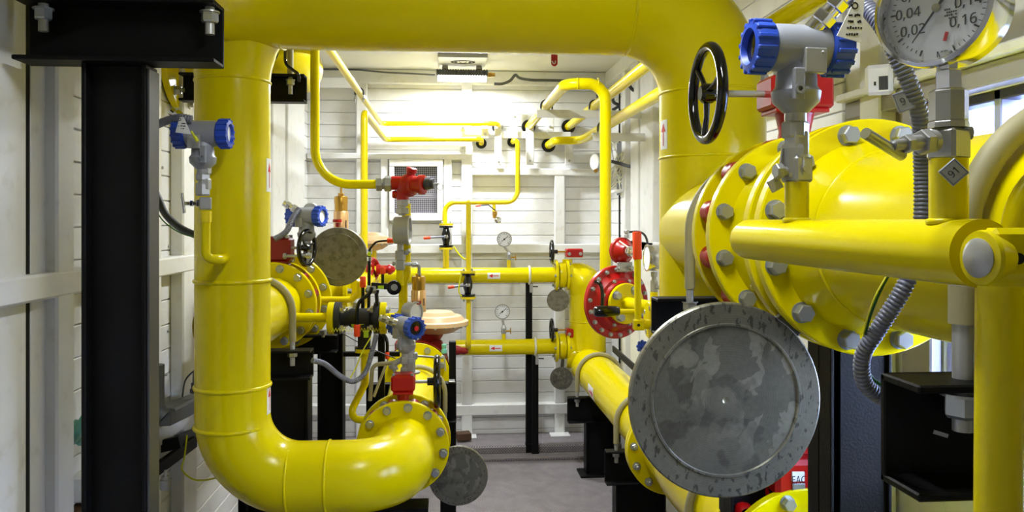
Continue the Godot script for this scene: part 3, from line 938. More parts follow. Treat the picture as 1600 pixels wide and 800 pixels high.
func low_line() -> void:
	# riser at the far right, its tee, and the low pipe that comes towards the viewer
	var x := 0.95
	var y := 0.621
	var d := 5.4
	var r := 0.125
	var rp := at(918, 400, d)
	x = rp.x
	var t := thing("low_pipe", "yellow riser at the far right that becomes the low pipe coming forward", "pipe", Vector3(x, y, -d))
	var ytop := at(900, 430, d).y
	var xs := at(884, 430, d).x
	var path := route([Vector3(xs, ytop, -d), Vector3(x, ytop, -d), Vector3(x, y, -d)], 0.16, 14)
	var rad := []
	for i in path.size():
		rad.append(lerpf(0.075, r, smoothstep(0.0, 0.7, float(i) / 12.0)))
	part(t, "pipe_run", MB.new().tube(path, rad, 48), "yellow")
	for py in [501, 546]:
		weld(t, Vector3(x, at(918, py, d).y, -d), Vector3.UP, r, 0.007)
	part(t, "tee", MB.new().tube([Vector3(x, y, -d - 0.16), Vector3(x, y, -3.36)], r, 56), "yellow")
	part(t, "tee_branch", MB.new().tube([Vector3(x, at(885, 556, d).y, -d), Vector3(at(884, 556, d).x, at(885, 556, d).y, -d)], [0.115, 0.08], 32), "yellow")
	weld(t, Vector3(x, y, -5.1), Vector3.BACK, r, 0.006)
	flange(t, Vector3(x, y, -3.40), Vector3.BACK, 0.11, 0.19, 0.026, 0, 0.165, 0.03)
	sticker(t, Vector3(x, y, -at_dep(932, 627, x, y, r)), Vector3(-0.72, -0.1, 0.2), Vector3.BACK, 0.08, 0.16, r)
	# low pipe continues, growing
	var t2 := thing("low_pipe", "lowest yellow pipe in the foreground widening behind the big round blind", "pipe", Vector3(x, y, -3.0))
	flange(t2, Vector3(x, y, -3.37), Vector3.BACK, 0.11, 0.19, 0.026, 12, 0.163, 0.026, 0.13, true)
	part(t2, "reducer", MB.new().tube([Vector3(x, y, -3.345), Vector3(x, y, -3.24), Vector3(x, y + 0.02, -3.08), Vector3(x, y + 0.038, -2.95), Vector3(x, y + 0.038, -2.20)], [r, r, 0.145, 0.163, 0.163], 56), "yellow")
	var yn := y + 0.038
	flange(t2, Vector3(x, yn, -2.215), Vector3.BACK, 0.14, 0.23, 0.028, 0, 0.2, 0.03)
	butterfly("butterfly_valve", "red valve with white certification label at the bottom right under the big blind", Vector3(x, yn, -2.147), Vector3.BACK, 0.23, 0.08, at(1245, 718, 2.1).y, Vector3(0.15, 0.075, 0.10), Vector3.RIGHT, Vector3(x + 0.1, at(1245, 680, 2.1).y, -2.1), 0.0, 0.0, 12)
	var lb := get_node(used_last("butterfly_valve"))
	var lp := at(1249, 746, 2.05)
	part(lb, "label_plate", MB.new().box(Vector3(lp.x, lp.y, -2.058), Vector3(20 * mp(1249, 2.05), 15 * mp(1249, 2.05), 0.006), Basis(), 0.001), "paper", "white printed certification label")
	part(lb, "neck_block", MB.new().box(Vector3(lp.x, lp.y - 0.01, -2.11), Vector3(0.115, 0.10, 0.1), Basis(), 0.012), "red")
	letters(lb, "lettering", "EAC", Transform3D(Basis(), Vector3(lp.x, lp.y - 0.008, -2.0545)).scaled_local(Vector3(0.8, 1, 1)), 0.020, "ink")
	var l2 := at(1250, 763, 2.05)
	part(lb, "label_plate", MB.new().box(Vector3(l2.x, l2.y, -2.058), Vector3(20 * mp(1249, 2.05), 12 * mp(1249, 2.05), 0.006), Basis(), 0.001), "zinc", "small grey type plate")
	var kp := at(1284, 686, 2.05)
	part(lb, "position_knob", MB.new().ball(Vector3(kp.x, kp.y, -2.085), 0.017, 16), "black_gloss")
	var t3 := thing("low_pipe", "yellow flange with two big bolt heads at the bottom edge on the right", "pipe", Vector3(x, yn, -2.1))
	flange(t3, Vector3(x, yn, -2.08), Vector3.BACK, 0.14, 0.23, 0.030, 12, 0.203, 0.031, 0.25)
	part(t3, "pipe_run", MB.new().tube([Vector3(x, yn, -2.06), Vector3(x, yn, -1.2)], 0.163, 56), "yellow")
func at_dep(px: float, py: float, x: float, y: float, r: float) -> float:
	return dep(px, x - r * 0.72)
func used_last(s: String) -> String:
	return s if used[s] == 0 else "%s_%03d" % [s, used[s]]

func back_pipes() -> void:
	var d := 5.4
	var i := 0
	for py in [430.0, 542.0]:
		var x0: float = at(592.0 if i == 0 else 712.0, py, d).x
		var x1: float = at(872, py, d).x
		var y: float = at(800, py, d).y
		var r := 0.053
		var t := thing("cross_pipe", ["upper horizontal yellow pipe with flow arrow before the far wall", "lower horizontal yellow pipe with flow arrow before the far wall"][i], "pipe", Vector3(x0, y, -d), "")
		part(t, "pipe_run", MB.new().tube([Vector3(x0, y, -d), Vector3(x1, y, -d)], r, 32), "yellow")
		sticker(t, Vector3(at(771 if i == 0 else 774, py, d).x, y, -d), Vector3(0, 0.0, 1), Vector3.LEFT, 0.042, 0.085, r)
		flange(t, Vector3(x1 - 0.005, y, -d), Vector3.LEFT, 0.05, 0.105, 0.018, 6, 0.085, 0.016)
		# welded stubs
		if i == 0:
			part(t, "stub", MB.new().tube([Vector3(at(697, 400, d).x, y, -d), Vector3(at(697, 400, d).x, at(697, 389, d).y, -d)], 0.021, 16), "yellow_small")
			part(t, "stub", MB.new().tube([Vector3(at(731, 470, d).x, y, -d + 0.02), Vector3(at(731, 470, d).x, y + 0.08, -d + 0.08)], 0.014, 12), "yellow_small")
		# shut-off valve towards the riser
		var cx: float = at(882, py, d).x
		var v := thing("gate_valve", ["yellow wafer valve with red gearbox at the end of the upper cross pipe", "yellow wafer valve with red gearbox at the end of the lower cross pipe"][i], "valve", Vector3(cx, y, -d), "")
		part(v, "body", MB.new().lathe(along(Vector3(x1 + 0.004, y, -d), Vector3.RIGHT), [Vector2(0.05, 0), Vector2(0.085, 0), Vector2(0.088, 0.01), Vector2(0.088, 0.035), Vector2(0.085, 0.045), Vector2(0.05, 0.045)], 32), "yellow")
		flange(v, Vector3(x1 + 0.052, y, -d), Vector3.RIGHT, 0.05, 0.105, 0.018, 6, 0.085, 0.016)
		part(v, "hub", MB.new().lathe(along(Vector3(x1 + 0.066, y, -d), Vector3.RIGHT), [Vector2(0.09, 0), Vector2(0.085, 0.03), Vector2(0.07, 0.05)], 32), "yellow")
		var gy: float = at(890, 405 if i == 0 else 531, d).y
		part(v, "neck", MB.new().tube([Vector3(cx + 0.02, y + 0.06, -d), Vector3(cx + 0.02, gy, -d)], 0.035, 16), "yellow")
		var gb := Vector3(at(896, 0, d).x, at(896, 395 if i == 0 else 519, d).y, -d + 0.02)
		part(v, "gearbox", MB.new().box(gb, Vector3(0.112, 0.058, 0.09), Basis(), 0.006), "red")
		for s in [-1.0, 1.0]:
			share(v, "screw", bolt_mesh(0.018), "zinc", along(gb + Vector3(s * 0.038, -0.005, 0.045), Vector3.BACK))
		var wc: Vector3 = at(861.5, 393 if i == 0 else 515, d)
		wc.z = gb.z
		part(v, "shaft", MB.new().tube([Vector3(gb.x - 0.05, wc.y, gb.z), wc], 0.006, 10), "brass")
		part(v, "collar", MB.new().tube([wc, wc + Vector3(0.04, 0, 0)], 0.013, 12), "rubber")
		hand_wheel(v, wc, Vector3.LEFT, 0.072, 0.009, 0.2)
		var dc: Vector3 = at(872 if i == 0 else 877, 469 if i == 0 else 591, d - 0.02)
		disc_blind("spectacle_blind", ["small olive toned round blind hanging below the upper cross pipe's valve", "small grey round blind hanging below the lower cross pipe's valve"][i], dc, Vector3(-0.2, 0, 1), 17.5 * mp(872, d), 0.012, Vector3(x1 + 0.04, y, -d), "blind_olive" if i == 0 else "blind_steel")
		# pressure gauge on its stub
		var gx: float = 795 if i == 0 else 787
		var g0: Vector3 = at(gx, py - 6, d)
		part(t, "gauge_stub", MB.new().tube([g0, at(gx, 404 if i == 0 else 519, d)], 0.014, 14), "yellow_small")
		gauge("pressure_gauge", ["small round pressure gauge standing on the upper cross pipe", "small round pressure gauge standing on the lower cross pipe"][i], at(788 if i == 0 else 785, 374 if i == 0 else 487, d), at(gx, 405 if i == 0 else 520, d), 12 * mp(787, d))
		# u-bolt over a slim post
		i += 1
	# slim black posts
	for q in [[823, 833, 441, -5.47, 430.0, 827], [831, 841, 555, -5.40, 542.0, 836]]:
		var a := at(q[0], q[2], d)
		var b := at(q[1], q[2], d)
		var up: bool = q[0] == 823
		var t := thing("slim_post", "slim black steel post carrying the %s cross pipe before the far wall" % ("upper" if up else "lower"), "post", Vector3(a.x, 0.0, q[3]))
		part(t, "post", MB.new().box(Vector3((a.x + b.x) / 2, a.y / 2, q[3]), Vector3(b.x - a.x, a.y, 0.04), Basis(), 0.003), "black")
		part(t, "foot_plate", MB.new().box(Vector3((a.x + b.x) / 2, 0.067 if up else 0.03, q[3]), Vector3(0.05, 0.01, 0.05)), "black")
		var y: float = at(800, q[4], d).y
		var ux: float = at(q[5], q[4], d).x
		var cl := thing("pipe_clamp", "pale clamp strap over the %s cross pipe at its post" % ("upper" if up else "lower"), "pipe clamp", Vector3(ux, y, -d))
		part(cl, "strap", MB.new().torus(along(Vector3(ux, y, -d), Vector3.RIGHT), 0.058, 0.008, 32, 8), "sleeve_white")
		part(cl, "clip", MB.new().box(Vector3(ux + 0.01, y - 0.085, -d + 0.03), Vector3(0.02, 0.06, 0.03)), "steel")
		part(cl, "clip", MB.new().tube([Vector3(ux + 0.02, y - 0.075, -d + 0.03), Vector3(ux + 0.055, y - 0.075, -d + 0.04)], 0.005, 8), "steel_dark")

func gauge(called: String, label: String, c: Vector3, foot: Vector3, R: float) -> Node3D:
	var t := thing(called, label, "pressure gauge", foot)
	var z := Vector3(0, 0, 1)
	var x := along(c - z * R * 0.45, z)
	part(t, "case", MB.new().lathe(x, [Vector2(0, 0), Vector2(R * 0.9, 0), Vector2(R * 0.96, R * 0.1), Vector2(R * 0.96, R * 0.4), Vector2(R, R * 0.42), Vector2(R, R * 0.52), Vector2(R * 0.88, R * 0.52), Vector2(R * 0.86, R * 0.44)], 40), "steel")
	part(t, "dial", MB.new().lathe(along(c, z), [Vector2(R * 0.88, -R * 0.012), Vector2(0, -R * 0.01)], 32), "dial")
	var m := MB.new()
	for i in 13:
		var a := deg_to_rad(-135 + 270.0 * i / 12)
		var u := Vector3(sin(a), cos(a), 0)
		m.box(c + u * R * 0.70 + z * 0.001, Vector3(R * (0.07 if i % 3 == 0 else 0.04), R * 0.2, 0.0006), Basis(Vector3.BACK, -a), 0.0)
	part(t, "scale_marks", m, "ink")
	part(t, "needle", MB.new().box(c + Vector3(0.05, 0.05, 0) * R * 1.0 + z * 0.002, Vector3(R * 0.07, R * 1.1, 0.0008), Basis(Vector3.BACK, -0.9), 0.0).lathe(along(c + z * 0.001, z), [Vector2(R * 0.12, 0), Vector2(R * 0.1, 0.003), Vector2(0, 0.003)], 12), "ink")
	part(t, "stem", MB.new().tube([c + Vector3(0, -R * 0.95, -R * 0.1), Vector3(foot.x, foot.y + R * 0.9, foot.z)], R * 0.16, 12), "steel")
	part(t, "valve_block", MB.new().facet(Transform3D(Basis(), foot + Vector3(0, -R * 0.1, 0)), [Vector2(0, 0), Vector2(R * 0.34, 0), Vector2(R * 0.34, R * 0.7), Vector2(R * 0.2, R * 1.1), Vector2(0, R * 1.1)]), "steel")
	var k := foot + Vector3(R * 0.2, R * 0.25, 0)
	part(t, "bleed_handle", MB.new().tube([k, k + Vector3(R * 0.65, 0, 0)], R * 0.1, 8).tube([k + Vector3(R * 0.7, -R * 0.4, 0), k + Vector3(R * 0.7, R * 0.4, 0)], R * 0.07, 8), "brass")
	return t

func ceiling_pipes() -> void:
	var d := 5.79
	# 1: thick pair that bends over into a vertical drop
	var p1 := at(826, 198, d)
	var d1 := dep(884, p1.x)
	var t1 := thing("overhead_pipe", "yellow overhead pipe that loops across and drops straight down before the right wall", "pipe", p1)
	var xv := at(946, 200, d1).x
	var yb := at(946, 430, d1).y
	part(t1, "pipe_run", MB.new().tube(route([p1, Vector3(p1.x, p1.y, -d1), Vector3(xv, p1.y, -d1), Vector3(xv, yb, -d1)], 0.09, 12), 0.0285, 24), "yellow")
	for px in [902, 934]:
		weld(t1, Vector3(at(px, 122, d1).x, p1.y, -d1), Vector3.RIGHT, 0.0285, 0.003)
	weld(t1, Vector3(xv, p1.y - 0.09, -d1), Vector3.UP, 0.0285, 0.003)
	var p2 := at(888, 198, d)
	var t2 := thing("overhead_pipe", "upper straight yellow overhead pipe running forward near the right wall", "pipe", p2)
	part(t2, "pipe_run", MB.new().tube([p2, Vector3(p2.x, p2.y, -2.9)], 0.0285, 24), "yellow")
	part(t2, "pipe_end", MB.new().tube(route([Vector3(p2.x, p2.y, -2.9), Vector3(p2.x, p2.y, -2.75), Vector3(p2.x, CEIL, -2.75)], 0.08), 0.0285, 24), "yellow")
	var p3 := at(857, 227, d)
	var x3 := 0.912
	var t3 := thing("overhead_pipe", "lower yellow overhead pipe with a sideways kink near the far wall", "pipe", p3)
	var d3 := 5.35
	part(t3, "pipe_run", MB.new().tube(route([p3, Vector3(p3.x, p3.y, -d3 - 0.10), Vector3(x3 - 0.02, p3.y, -d3 - 0.07), Vector3(x3, p3.y, -d3 + 0.1), Vector3(x3, p3.y, 0.9)], 0.07, 10), 0.0285, 24), "yellow")
	# 4: small pipe that drops and turns left into the upper ball valve
	var d4 := 5.66
	var p4 := at(801, 222, d)
	var t4 := thing("service_pipe", "thin yellow service pipe dropping from the far wall and turning left to a ball valve", "pipe", p4)
	var q4 := at(809, 222, d4)
	var a4 := at(809, 316, d4)
	var b4 := at(695, 316, d4)
	var c4 := at(695, 350, d4)
	part(t4, "pipe_run", MB.new().tube(route([p4, Vector3(p4.x, p4.y, -d4), q4, a4, b4, c4], 0.085, 10), 0.0175, 18), "yellow_small")
	part(t4, "stub", MB.new().tube([at(772, 316, d4), at(772, 338, d4)], 0.012, 12), "yellow_small")
	# 5, 6: thin pipes along the upper left
	var d5 := 5.66
	var q5 := at(780, 193, d5)
	var t5 := thing("service_pipe", "upper thin yellow pipe under the lamp that turns forward along the left wall", "pipe", q5)
	var a5 := at(595, 193, d5)
	part(t5, "pipe_run", MB.new().tube(route([at(777, 199, d), Vector3(q5.x, q5.y, -d5), a5, Vector3(a5.x, a5.y, -3.15), Vector3(at(492, 80, 3.0).x, a5.y, -3.0)], 0.05, 8), 0.0175, 18), "yellow_small")
	var q6 := at(752, 217, d5)
	var t6 := thing("service_pipe", "lower thin yellow pipe under the lamp that turns forward and drops to the floor line", "pipe", q6)
	var a6 := at(602, 218, d5)
	var d6 := dep(569, a6.x)
	part(t6, "pipe_run", MB.new().tube(route([at(752, 224, d), Vector3(q6.x, q6.y, -d5), a6, Vector3(a6.x, a6.y, -d6), Vector3(a6.x, at(568, 600, d6).y, -d6)], 0.05, 8), 0.019, 18), "yellow_small")
	# black sleeves where the pipes leave the wall
	for q in [[826, 198, 0.044], [888, 198, 0.044], [857, 227, 0.044], [801, 222, 0.032], [777, 199, 0.032], [752, 224, 0.032]]:
		var s := at(q[0], q[1], 5.785)
		single("wall_sleeve", MB.new().torus(along(s, Vector3.BACK), q[2], 0.007, 28, 8).lathe(along(s + Vector3(0, 0, -0.01), Vector3.BACK), [Vector2(0.015, 0.012), Vector2(q[2], 0.012)], 24), "rubber", ["black rubber ring where the looping overhead pipe leaves the far wall", "black rubber ring where the upper straight overhead pipe leaves the far wall", "black rubber ring where the kinked overhead pipe leaves the far wall", "black rubber ring where the dropping service pipe leaves the far wall", "black rubber ring behind the upper thin pipe under the lamp", "black rubber ring behind the lower thin pipe under the lamp"][[826, 888, 857, 801, 777, 752].find(q[0])], "pipe sleeve", s)
	# the drop near the left that feeds the red shut-off valve
	var dd := 3.0
	var t7 := thing("feed_pipe", "yellow pipe dropping from the header and curving right to the small red valve", "pipe", at(492, 80, dd))
	part(t7, "pipe_run", MB.new().tube(route([Vector3(at(492, 80, dd).x, a5.y + 0.02, -dd), at(492, 288, dd), at(590, 288, dd)], 0.13, 14), 0.0168, 22), "yellow")
	# shelf angles that carry the overhead pipes
	var s1 := thing("pipe_shelf", "white steel angle shelf carrying the looping and upper overhead pipes", "bracket", at(900, 182, 4.73))
	var l1 := at(838, 173, 4.73)
	var r1 := at(1019, 173, 4.73)
	part(s1, "angle", MB.new().box(Vector3((l1.x + WR) / 2, l1.y, -4.73), Vector3(WR - l1.x, 0.006, 0.06), Basis(), 0.001).box(Vector3((l1.x + WR) / 2, l1.y - 0.022, -4.703), Vector3(WR - l1.x, 0.046, 0.006), Basis(), 0.001), "white_steel")
	var s2 := thing("pipe_shelf", "white steel angle shelf carrying the kinked lower overhead pipe", "bracket", at(960, 212, 4.65))
	var l2 := at(925, 209, 4.65)
	part(s2, "angle", MB.new().box(Vector3((l2.x + WR) / 2, l2.y, -4.65), Vector3(WR - l2.x, 0.006, 0.06), Basis(), 0.001).box(Vector3((l2.x + WR) / 2, l2.y - 0.022, -4.623), Vector3(WR - l2.x, 0.048, 0.006), Basis(), 0.001), "white_steel")
	var s3 := thing("pipe_shelf", "pale steel bracket on the left carrying the thin overhead pipe", "bracket", at(520, 130, 4.3))
	var r3 := at(553, 122, 4.3)
	part(s3, "angle", MB.new().box(Vector3((r3.x + WL) / 2, r3.y, -4.32), Vector3(r3.x - WL, 0.006, 0.09), Basis(), 0.001).box(Vector3((r3.x + WL) / 2, r3.y - 0.028, -4.278), Vector3(r3.x - WL, 0.058, 0.006), Basis(), 0.001), "white_steel")
	var k := 0
	for q in [[p1, 4.73, l1.y], [p2, 4.73, l1.y], [Vector3(x3, p3.y, 0), 4.65, l2.y], [Vector3(a5.x, a5.y, 0), 4.3, r3.y]]:
		var c := Vector3(q[0].x, q[0].y, -q[1])
		var hh: float = q[0].y - q[2]
		u_bolt(["small u bolt on the shelf over the looping overhead pipe", "small u bolt on the shelf over the upper straight overhead pipe", "small u bolt on the shelf over the kinked overhead pipe", "small u bolt on the left bracket over the thin overhead pipe"][k], c, Vector3.BACK, 0.034 if k < 3 else 0.022, 0.004, maxf(hh, 0.02), "steel_dark", 0.6, 0.03)
		k += 1

func beam(m: MB, p0: Vector3, p1: Vector3, w: float, h: float, bev := 0.002) -> MB:
	var d := (p1 - p0)
	var z := d.normalized()
	var x := (Vector3.UP.cross(z) if absf(z.y) < 0.9 else Vector3.RIGHT.cross(z)).normalized()
	m.box((p0 + p1) / 2, Vector3(w, h, d.length()), Basis(x, z.cross(x), z), bev)
	return m
# ribbed flexible conduit
func flex(pts: Array, r: float, pitch: float, seg := 12) -> MB:
	var c := Curve3D.new()
	for p in pts:
		c.add_point(p)
	var l := c.get_baked_length()
	var n := int(l / pitch)
	var out := []
	var rad := []
	for i in n:
		for q in [[0.0, 0.86], [0.25, 1.0], [0.62, 1.0], [0.86, 0.86]]:
			out.append(c.sample_baked(l * (i + q[0]) / n, true))
			rad.append(r * q[1])
	return MB.new().tube(out, rad, seg)
func hexes(m: MB, c: Vector3, dir: Vector3, list: Array) -> MB:
	# stack of hexagon (positive) and round (negative) pieces along dir: [radius, length]
	var p := c
	for q in list:
		var r: float = absf(q[0])
		if q[0] > 0.0:
			m.facet(along(p, dir, 0.3), [Vector2(0, 0), Vector2(r * 0.92, 0), Vector2(r, q[1] * 0.12), Vector2(r, q[1] * 0.88), Vector2(r * 0.92, q[1]), Vector2(0, q[1])])
		else:
			m.lathe(along(p, dir), [Vector2(0, 0), Vector2(r, 0), Vector2(r, q[1]), Vector2(0, q[1])], 18)
		p += dir.normalized() * q[1]
	return m

# field transmitter; x of b points out of the main cap, y is up; s scales a 78 mm housing
func transmitter(label: String, c: Vector3, face: Vector3, s := 1.0, stem := 0.09, face_mat := "screen_dark", gland := Vector3(-0.5, 0.35, -0.6)) -> Node3D:
	var x := face.normalized()
	var z := x.cross(Vector3.UP).normalized()
	var b := Basis(x, z.cross(x), z)
	var t := thing("transmitter", label, "transmitter", c, "blue capped transmitters", b)
	var R := 0.040 * s
	var zs := 1.0 if z.z >= 0.0 else -1.0
	var X := func(h: float) -> Transform3D: return Transform3D(Basis(Vector3(0, 1, 0), Vector3(1, 0, 0), Vector3(0, 0, -1)), Vector3(h, 0, 0))
	piece(t, "housing", MB.new().lathe(X.call(-0.044 * s), [Vector2(0, 0), Vector2(R * 0.88, 0), Vector2(R * 0.93, 0.01 * s), Vector2(R * 0.93, 0.08 * s), Vector2(R * 0.88, 0.088 * s), Vector2(0, 0.088 * s)], 40), "housing")
	for sg in [1.0, -1.0]:
		var cap := MB.new()
		var xf: Transform3D = X.call(0.044 * s)
		if sg < 0.0:
			xf = Transform3D(Basis(Vector3.UP, PI), Vector3.ZERO) * xf
		cap.lathe(xf, [Vector2(R * 0.9, 0), Vector2(R, 0.003 * s), Vector2(R * 1.02, 0.026 * s), Vector2(R * 0.97, 0.034 * s), Vector2(R * 0.72, 0.036 * s), Vector2(R * 0.62, 0.026 * s)] + ([] if sg > 0.0 else [Vector2(0, 0.026 * s)]), 48)
		for i in 14:
			var a := TAU * i / 14
			cap.box(xf * Vector3(cos(a) * R * 0.985, 0.020 * s, sin(a) * R * 0.985), Vector3(0.030 * s, 0.009 * s, 0.0075 * s) if true else Vector3.ONE, xf.basis * Basis(Vector3.UP, -a) * Basis(Vector3(0, 1, 0), Vector3(1, 0, 0), Vector3(0, 0, -1)), 0.0015 * s)
		var cp := piece(t, "cap", cap, "blue")
		if sg > 0.0:
			piece(cp, "window", MB.new().lathe(xf, [Vector2(R * 0.63, 0.027 * s), Vector2(0, 0.029 * s)], 32), face_mat)
	# neck, bowl, nameplate
	piece(t, "bowl", MB.new().lathe(Transform3D(Basis(), Vector3(0, -0.105 * s, 0)), [Vector2(0.014 * s, 0), Vector2(0.02 * s, 0.004 * s), Vector2(0.036 * s, 0.02 * s), Vector2(0.038 * s, 0.036 * s), Vector2(0.032 * s, 0.044 * s), Vector2(0.030 * s, 0.08 * s)], 32), "housing")
	piece(t, "mount_ear", MB.new().box(Vector3(0.012 * s, -0.062 * s, zs * 0.034 * s), Vector3(0.018 * s, 0.05 * s, 0.01 * s), Basis(), 0.002 * s).lathe(Transform3D(Basis(Vector3.RIGHT, zs * PI / 2), Vector3(0.012 * s, -0.07 * s, zs * 0.036 * s)), [Vector2(0.008 * s, 0), Vector2(0.008 * s, 0.006 * s), Vector2(0.004 * s, 0.006 * s), Vector2(0.004 * s, 0.003 * s), Vector2(0, 0.003 * s)], 14), "housing")
	piece(t, "name_plate", MB.new().box(Vector3(-0.012 * s, -0.026 * s, zs * 0.036 * s), Vector3(0.034 * s, 0.038 * s, 0.014 * s), Basis(), 0.001).ball(Vector3(-0.022 * s, -0.014 * s, zs * 0.043 * s), 0.003 * s, 8), "steel")
	piece(t, "stem", hexes(MB.new(), Vector3(0, -0.10 * s, 0), Vector3.DOWN, [[-0.017 * s, 0.016 * s], [0.021 * s, stem * 0.25], [-0.014 * s, stem * 0.10], [0.021 * s, stem * 0.5]]), "steel")
	var gd := Vector3(gland.x, gland.y, gland.z * zs).normalized()
	piece(t, "cable_gland", hexes(MB.new(), gd * R * 0.7, gd, [[-0.016 * s, 0.022 * s], [0.019 * s, 0.018 * s], [-0.014 * s, 0.01 * s], [0.017 * s, 0.018 * s], [-0.012 * s, 0.012 * s]]), "chrome")
	return t

func hang_tag(label: String, pts: Array, lines: int, d: float, lean := 0.0) -> void:
	# triangular white tag drawn by its corners in the wall plane
	var c := Vector3.ZERO
	for p in pts: c += p
	c /= pts.size()
	var t := thing("paper_tag", label, "tag", c)
	var poly := []
	for p in pts: poly.append(Vector2(p.x - c.x, p.y - c.y))
	part(t, "card", MB.new().prism(Transform3D(Basis(), c), poly, 0.0012), "paper")
	part(t, "tie_hole", MB.new().torus(along(Vector3(pts[0].x, pts[0].y - absf(pts[0].y - pts[2].y) * 0.14, c.z + 0.001), Vector3.BACK), absf(pts[0].y - pts[2].y) * 0.07, absf(pts[0].y - pts[2].y) * 0.02, 16, 6), "black_gloss")
	var h := absf(pts[0].y - pts[2].y)
	var w := absf(pts[2].x - pts[3].x)
	var m := MB.new()
	for i in lines:
		var y: float = c.y + h * (0.10 - i * 0.15)
		var n := 6 + i % 2
		for k in n:
			if rng.randf() < 0.18: continue
			var x: float = c.x + w * (-0.32 + 0.64 * k / (n - 1.0)) * (0.62 + i * 0.12)
			m.box(Vector3(x, y + rng.randf_range(-0.01, 0.01) * h, c.z + 0.0015), Vector3(w * 0.07, h * rng.randf_range(0.035, 0.07), 0.0004), Basis(Vector3.BACK, rng.randf_range(-0.6, 0.6)), 0.0)
	part(t, "handwriting", m, "ink")

func left_valves() -> void:
	var cb := at(425, 478, 3.1)
	var bk := Vector3.BACK
	var w := at(481, 386, 3.17)
	butterfly("butterfly_valve", "red gear operated valve beside the riser with a small black handwheel", Vector3(cb.x, cb.y, -3.175), bk, 0.165, 0.07, at(432, 411, 3.17).y, Vector3(0.125, 0.088, 0.09), Vector3(0.955, 0, 0.295), Vector3(w.x, at(481, 387, 3.17).y, -3.15), 0.066, 0.0085, 12, "red_dark")
	var vb := get_node(used_last("butterfly_valve"))
	part(vb, "lock_shaft", hexes(MB.new(), at(443, 400, 3.12), Vector3(1, 0, 0.1), [[0.012, 0.012], [-0.006, 0.075], [-0.010, 0.02]]), "steel")
	var t := thing("branch_line", "yellow flanged branch line behind the riser leading to the far regulators", "pipe", Vector3(cb.x, cb.y, -3.3))
	flange(t, Vector3(cb.x, cb.y, -3.235), bk, 0.1, 0.165, 0.022, 0, 0.142, 0.02)
	flange(t, Vector3(cb.x, cb.y, -3.32), bk, 0.1, 0.195, 0.024, 12, 0.170, 0.024, 0.2)
	var zb := -3.85
	var xe: float = at(548, 455, 3.85).x
	part(t, "pipe_run", MB.new().tube(route([Vector3(cb.x, cb.y, -3.24), Vector3(cb.x, cb.y, zb), Vector3(xe, cb.y, zb)], 0.16, 12), 0.095, 40), "yellow")
	flange(t, Vector3(xe - 0.02, cb.y, zb), Vector3.RIGHT, 0.08, 0.15, 0.022, 8, 0.125, 0.022)
	part(t, "impulse_tube", MB.new().tube(route([at(500, 468, 3.24), at(549, 468, 3.24), at(562, 458, 3.24), at(562, 440, 3.24)], 0.02), 0.0125, 14), "yellow_small")
	disc_blind("spectacle_blind", "olive grey round blind standing up beside the black handwheel on the left", at(529, 401, 3.36), Vector3(-0.1, 0, 1), 46 * mp(529, 3.36), 0.016, Vector3(cb.x, cb.y, -3.25), "blind_olive")
	var tr := transmitter("small transmitter with a blue cap above the black handwheel beside the riser", at(479, 338, 3.2), Vector3(0.92, 0, 0.39), 0.95, 0.10, "dial", Vector3(-0.75, 0.5, 0.4))
	var g := at(486, 329, 3.24)
	part(tr, "rear_dial", MB.new().lathe(along(g, Vector3(0.3, 0, 1)), [Vector2(0, -0.02), Vector2(0.03, -0.02), Vector2(0.032, 0.0), Vector2(0.028, 0.004), Vector2(0, 0.004)], 28), "steel")
	single("flex_conduit", flex(curve([at(468, 326, 3.18), at(458, 340, 3.16), at(447, 362, 3.14), at(428, 374, 3.13)], 30), 0.012, 0.006), "conduit", "short blue grey conduit dropping from the small transmitter beside the riser", "conduit", at(447, 362, 3.14))
	relief("brass relief valve with a red knob standing behind the olive blind", at(533, 305, 3.5), at(533, 368, 3.5), at(527, 348, 3.44), at(532, 290, 3.5), 11.5 * mp(533, 3.5))
	# second regulator further back, only its cream coloured top shows
	var dome := at(580, 377, 4.4)
	var t2 := thing("regulator", "cream regulator dome half hidden behind the yellow drop pipe", "regulator", Vector3(dome.x, cb.y, dome.z))
	diaphragm(t2, dome, 0.115, 0.05)
	part(t2, "body", MB.new().lathe(Transform3D(Basis(), Vector3(dome.x, cb.y - 0.02, dome.z)), [Vector2(0, 0), Vector2(0.05, 0), Vector2(0.055, 0.03), Vector2(0.03, 0.06), Vector2(0.03, dome.y - cb.y)], 28), "yellow")
	part(t2, "inlet", MB.new().tube([Vector3(xe + 0.01, cb.y, zb), Vector3(dome.x - 0.02, cb.y, zb - 0.02), Vector3(dome.x, cb.y + 0.02, dome.z)], 0.05, 24), "yellow")

func diaphragm(o: Node3D, c: Vector3, R: float, h: float) -> void:
	part(o, "diaphragm_case", MB.new().lathe(Transform3D(Basis(), c), [Vector2(R * 0.3, -h * 1.0), Vector2(R * 0.55, -h * 0.85), Vector2(R * 0.92, -h * 0.25), Vector2(R, -h * 0.2), Vector2(R, h * 0.12), Vector2(R * 0.88, h * 0.2), Vector2(R * 0.78, h * 0.55), Vector2(R * 0.62, h * 0.62), Vector2(R * 0.5, h * 0.9), Vector2(R * 0.2, h * 1.0), Vector2(0, h * 1.0)], 48, 0.0, TAU, 0.9), "tan")
	for i in 20:
		var a := TAU * i / 20
		share(o, "bolt", bolt_mesh(0.012), "zinc", Transform3D(Basis(Vector3.RIGHT, PI), c + Vector3(cos(a) * R * 0.95, -h * 0.2, sin(a) * R * 0.95)))

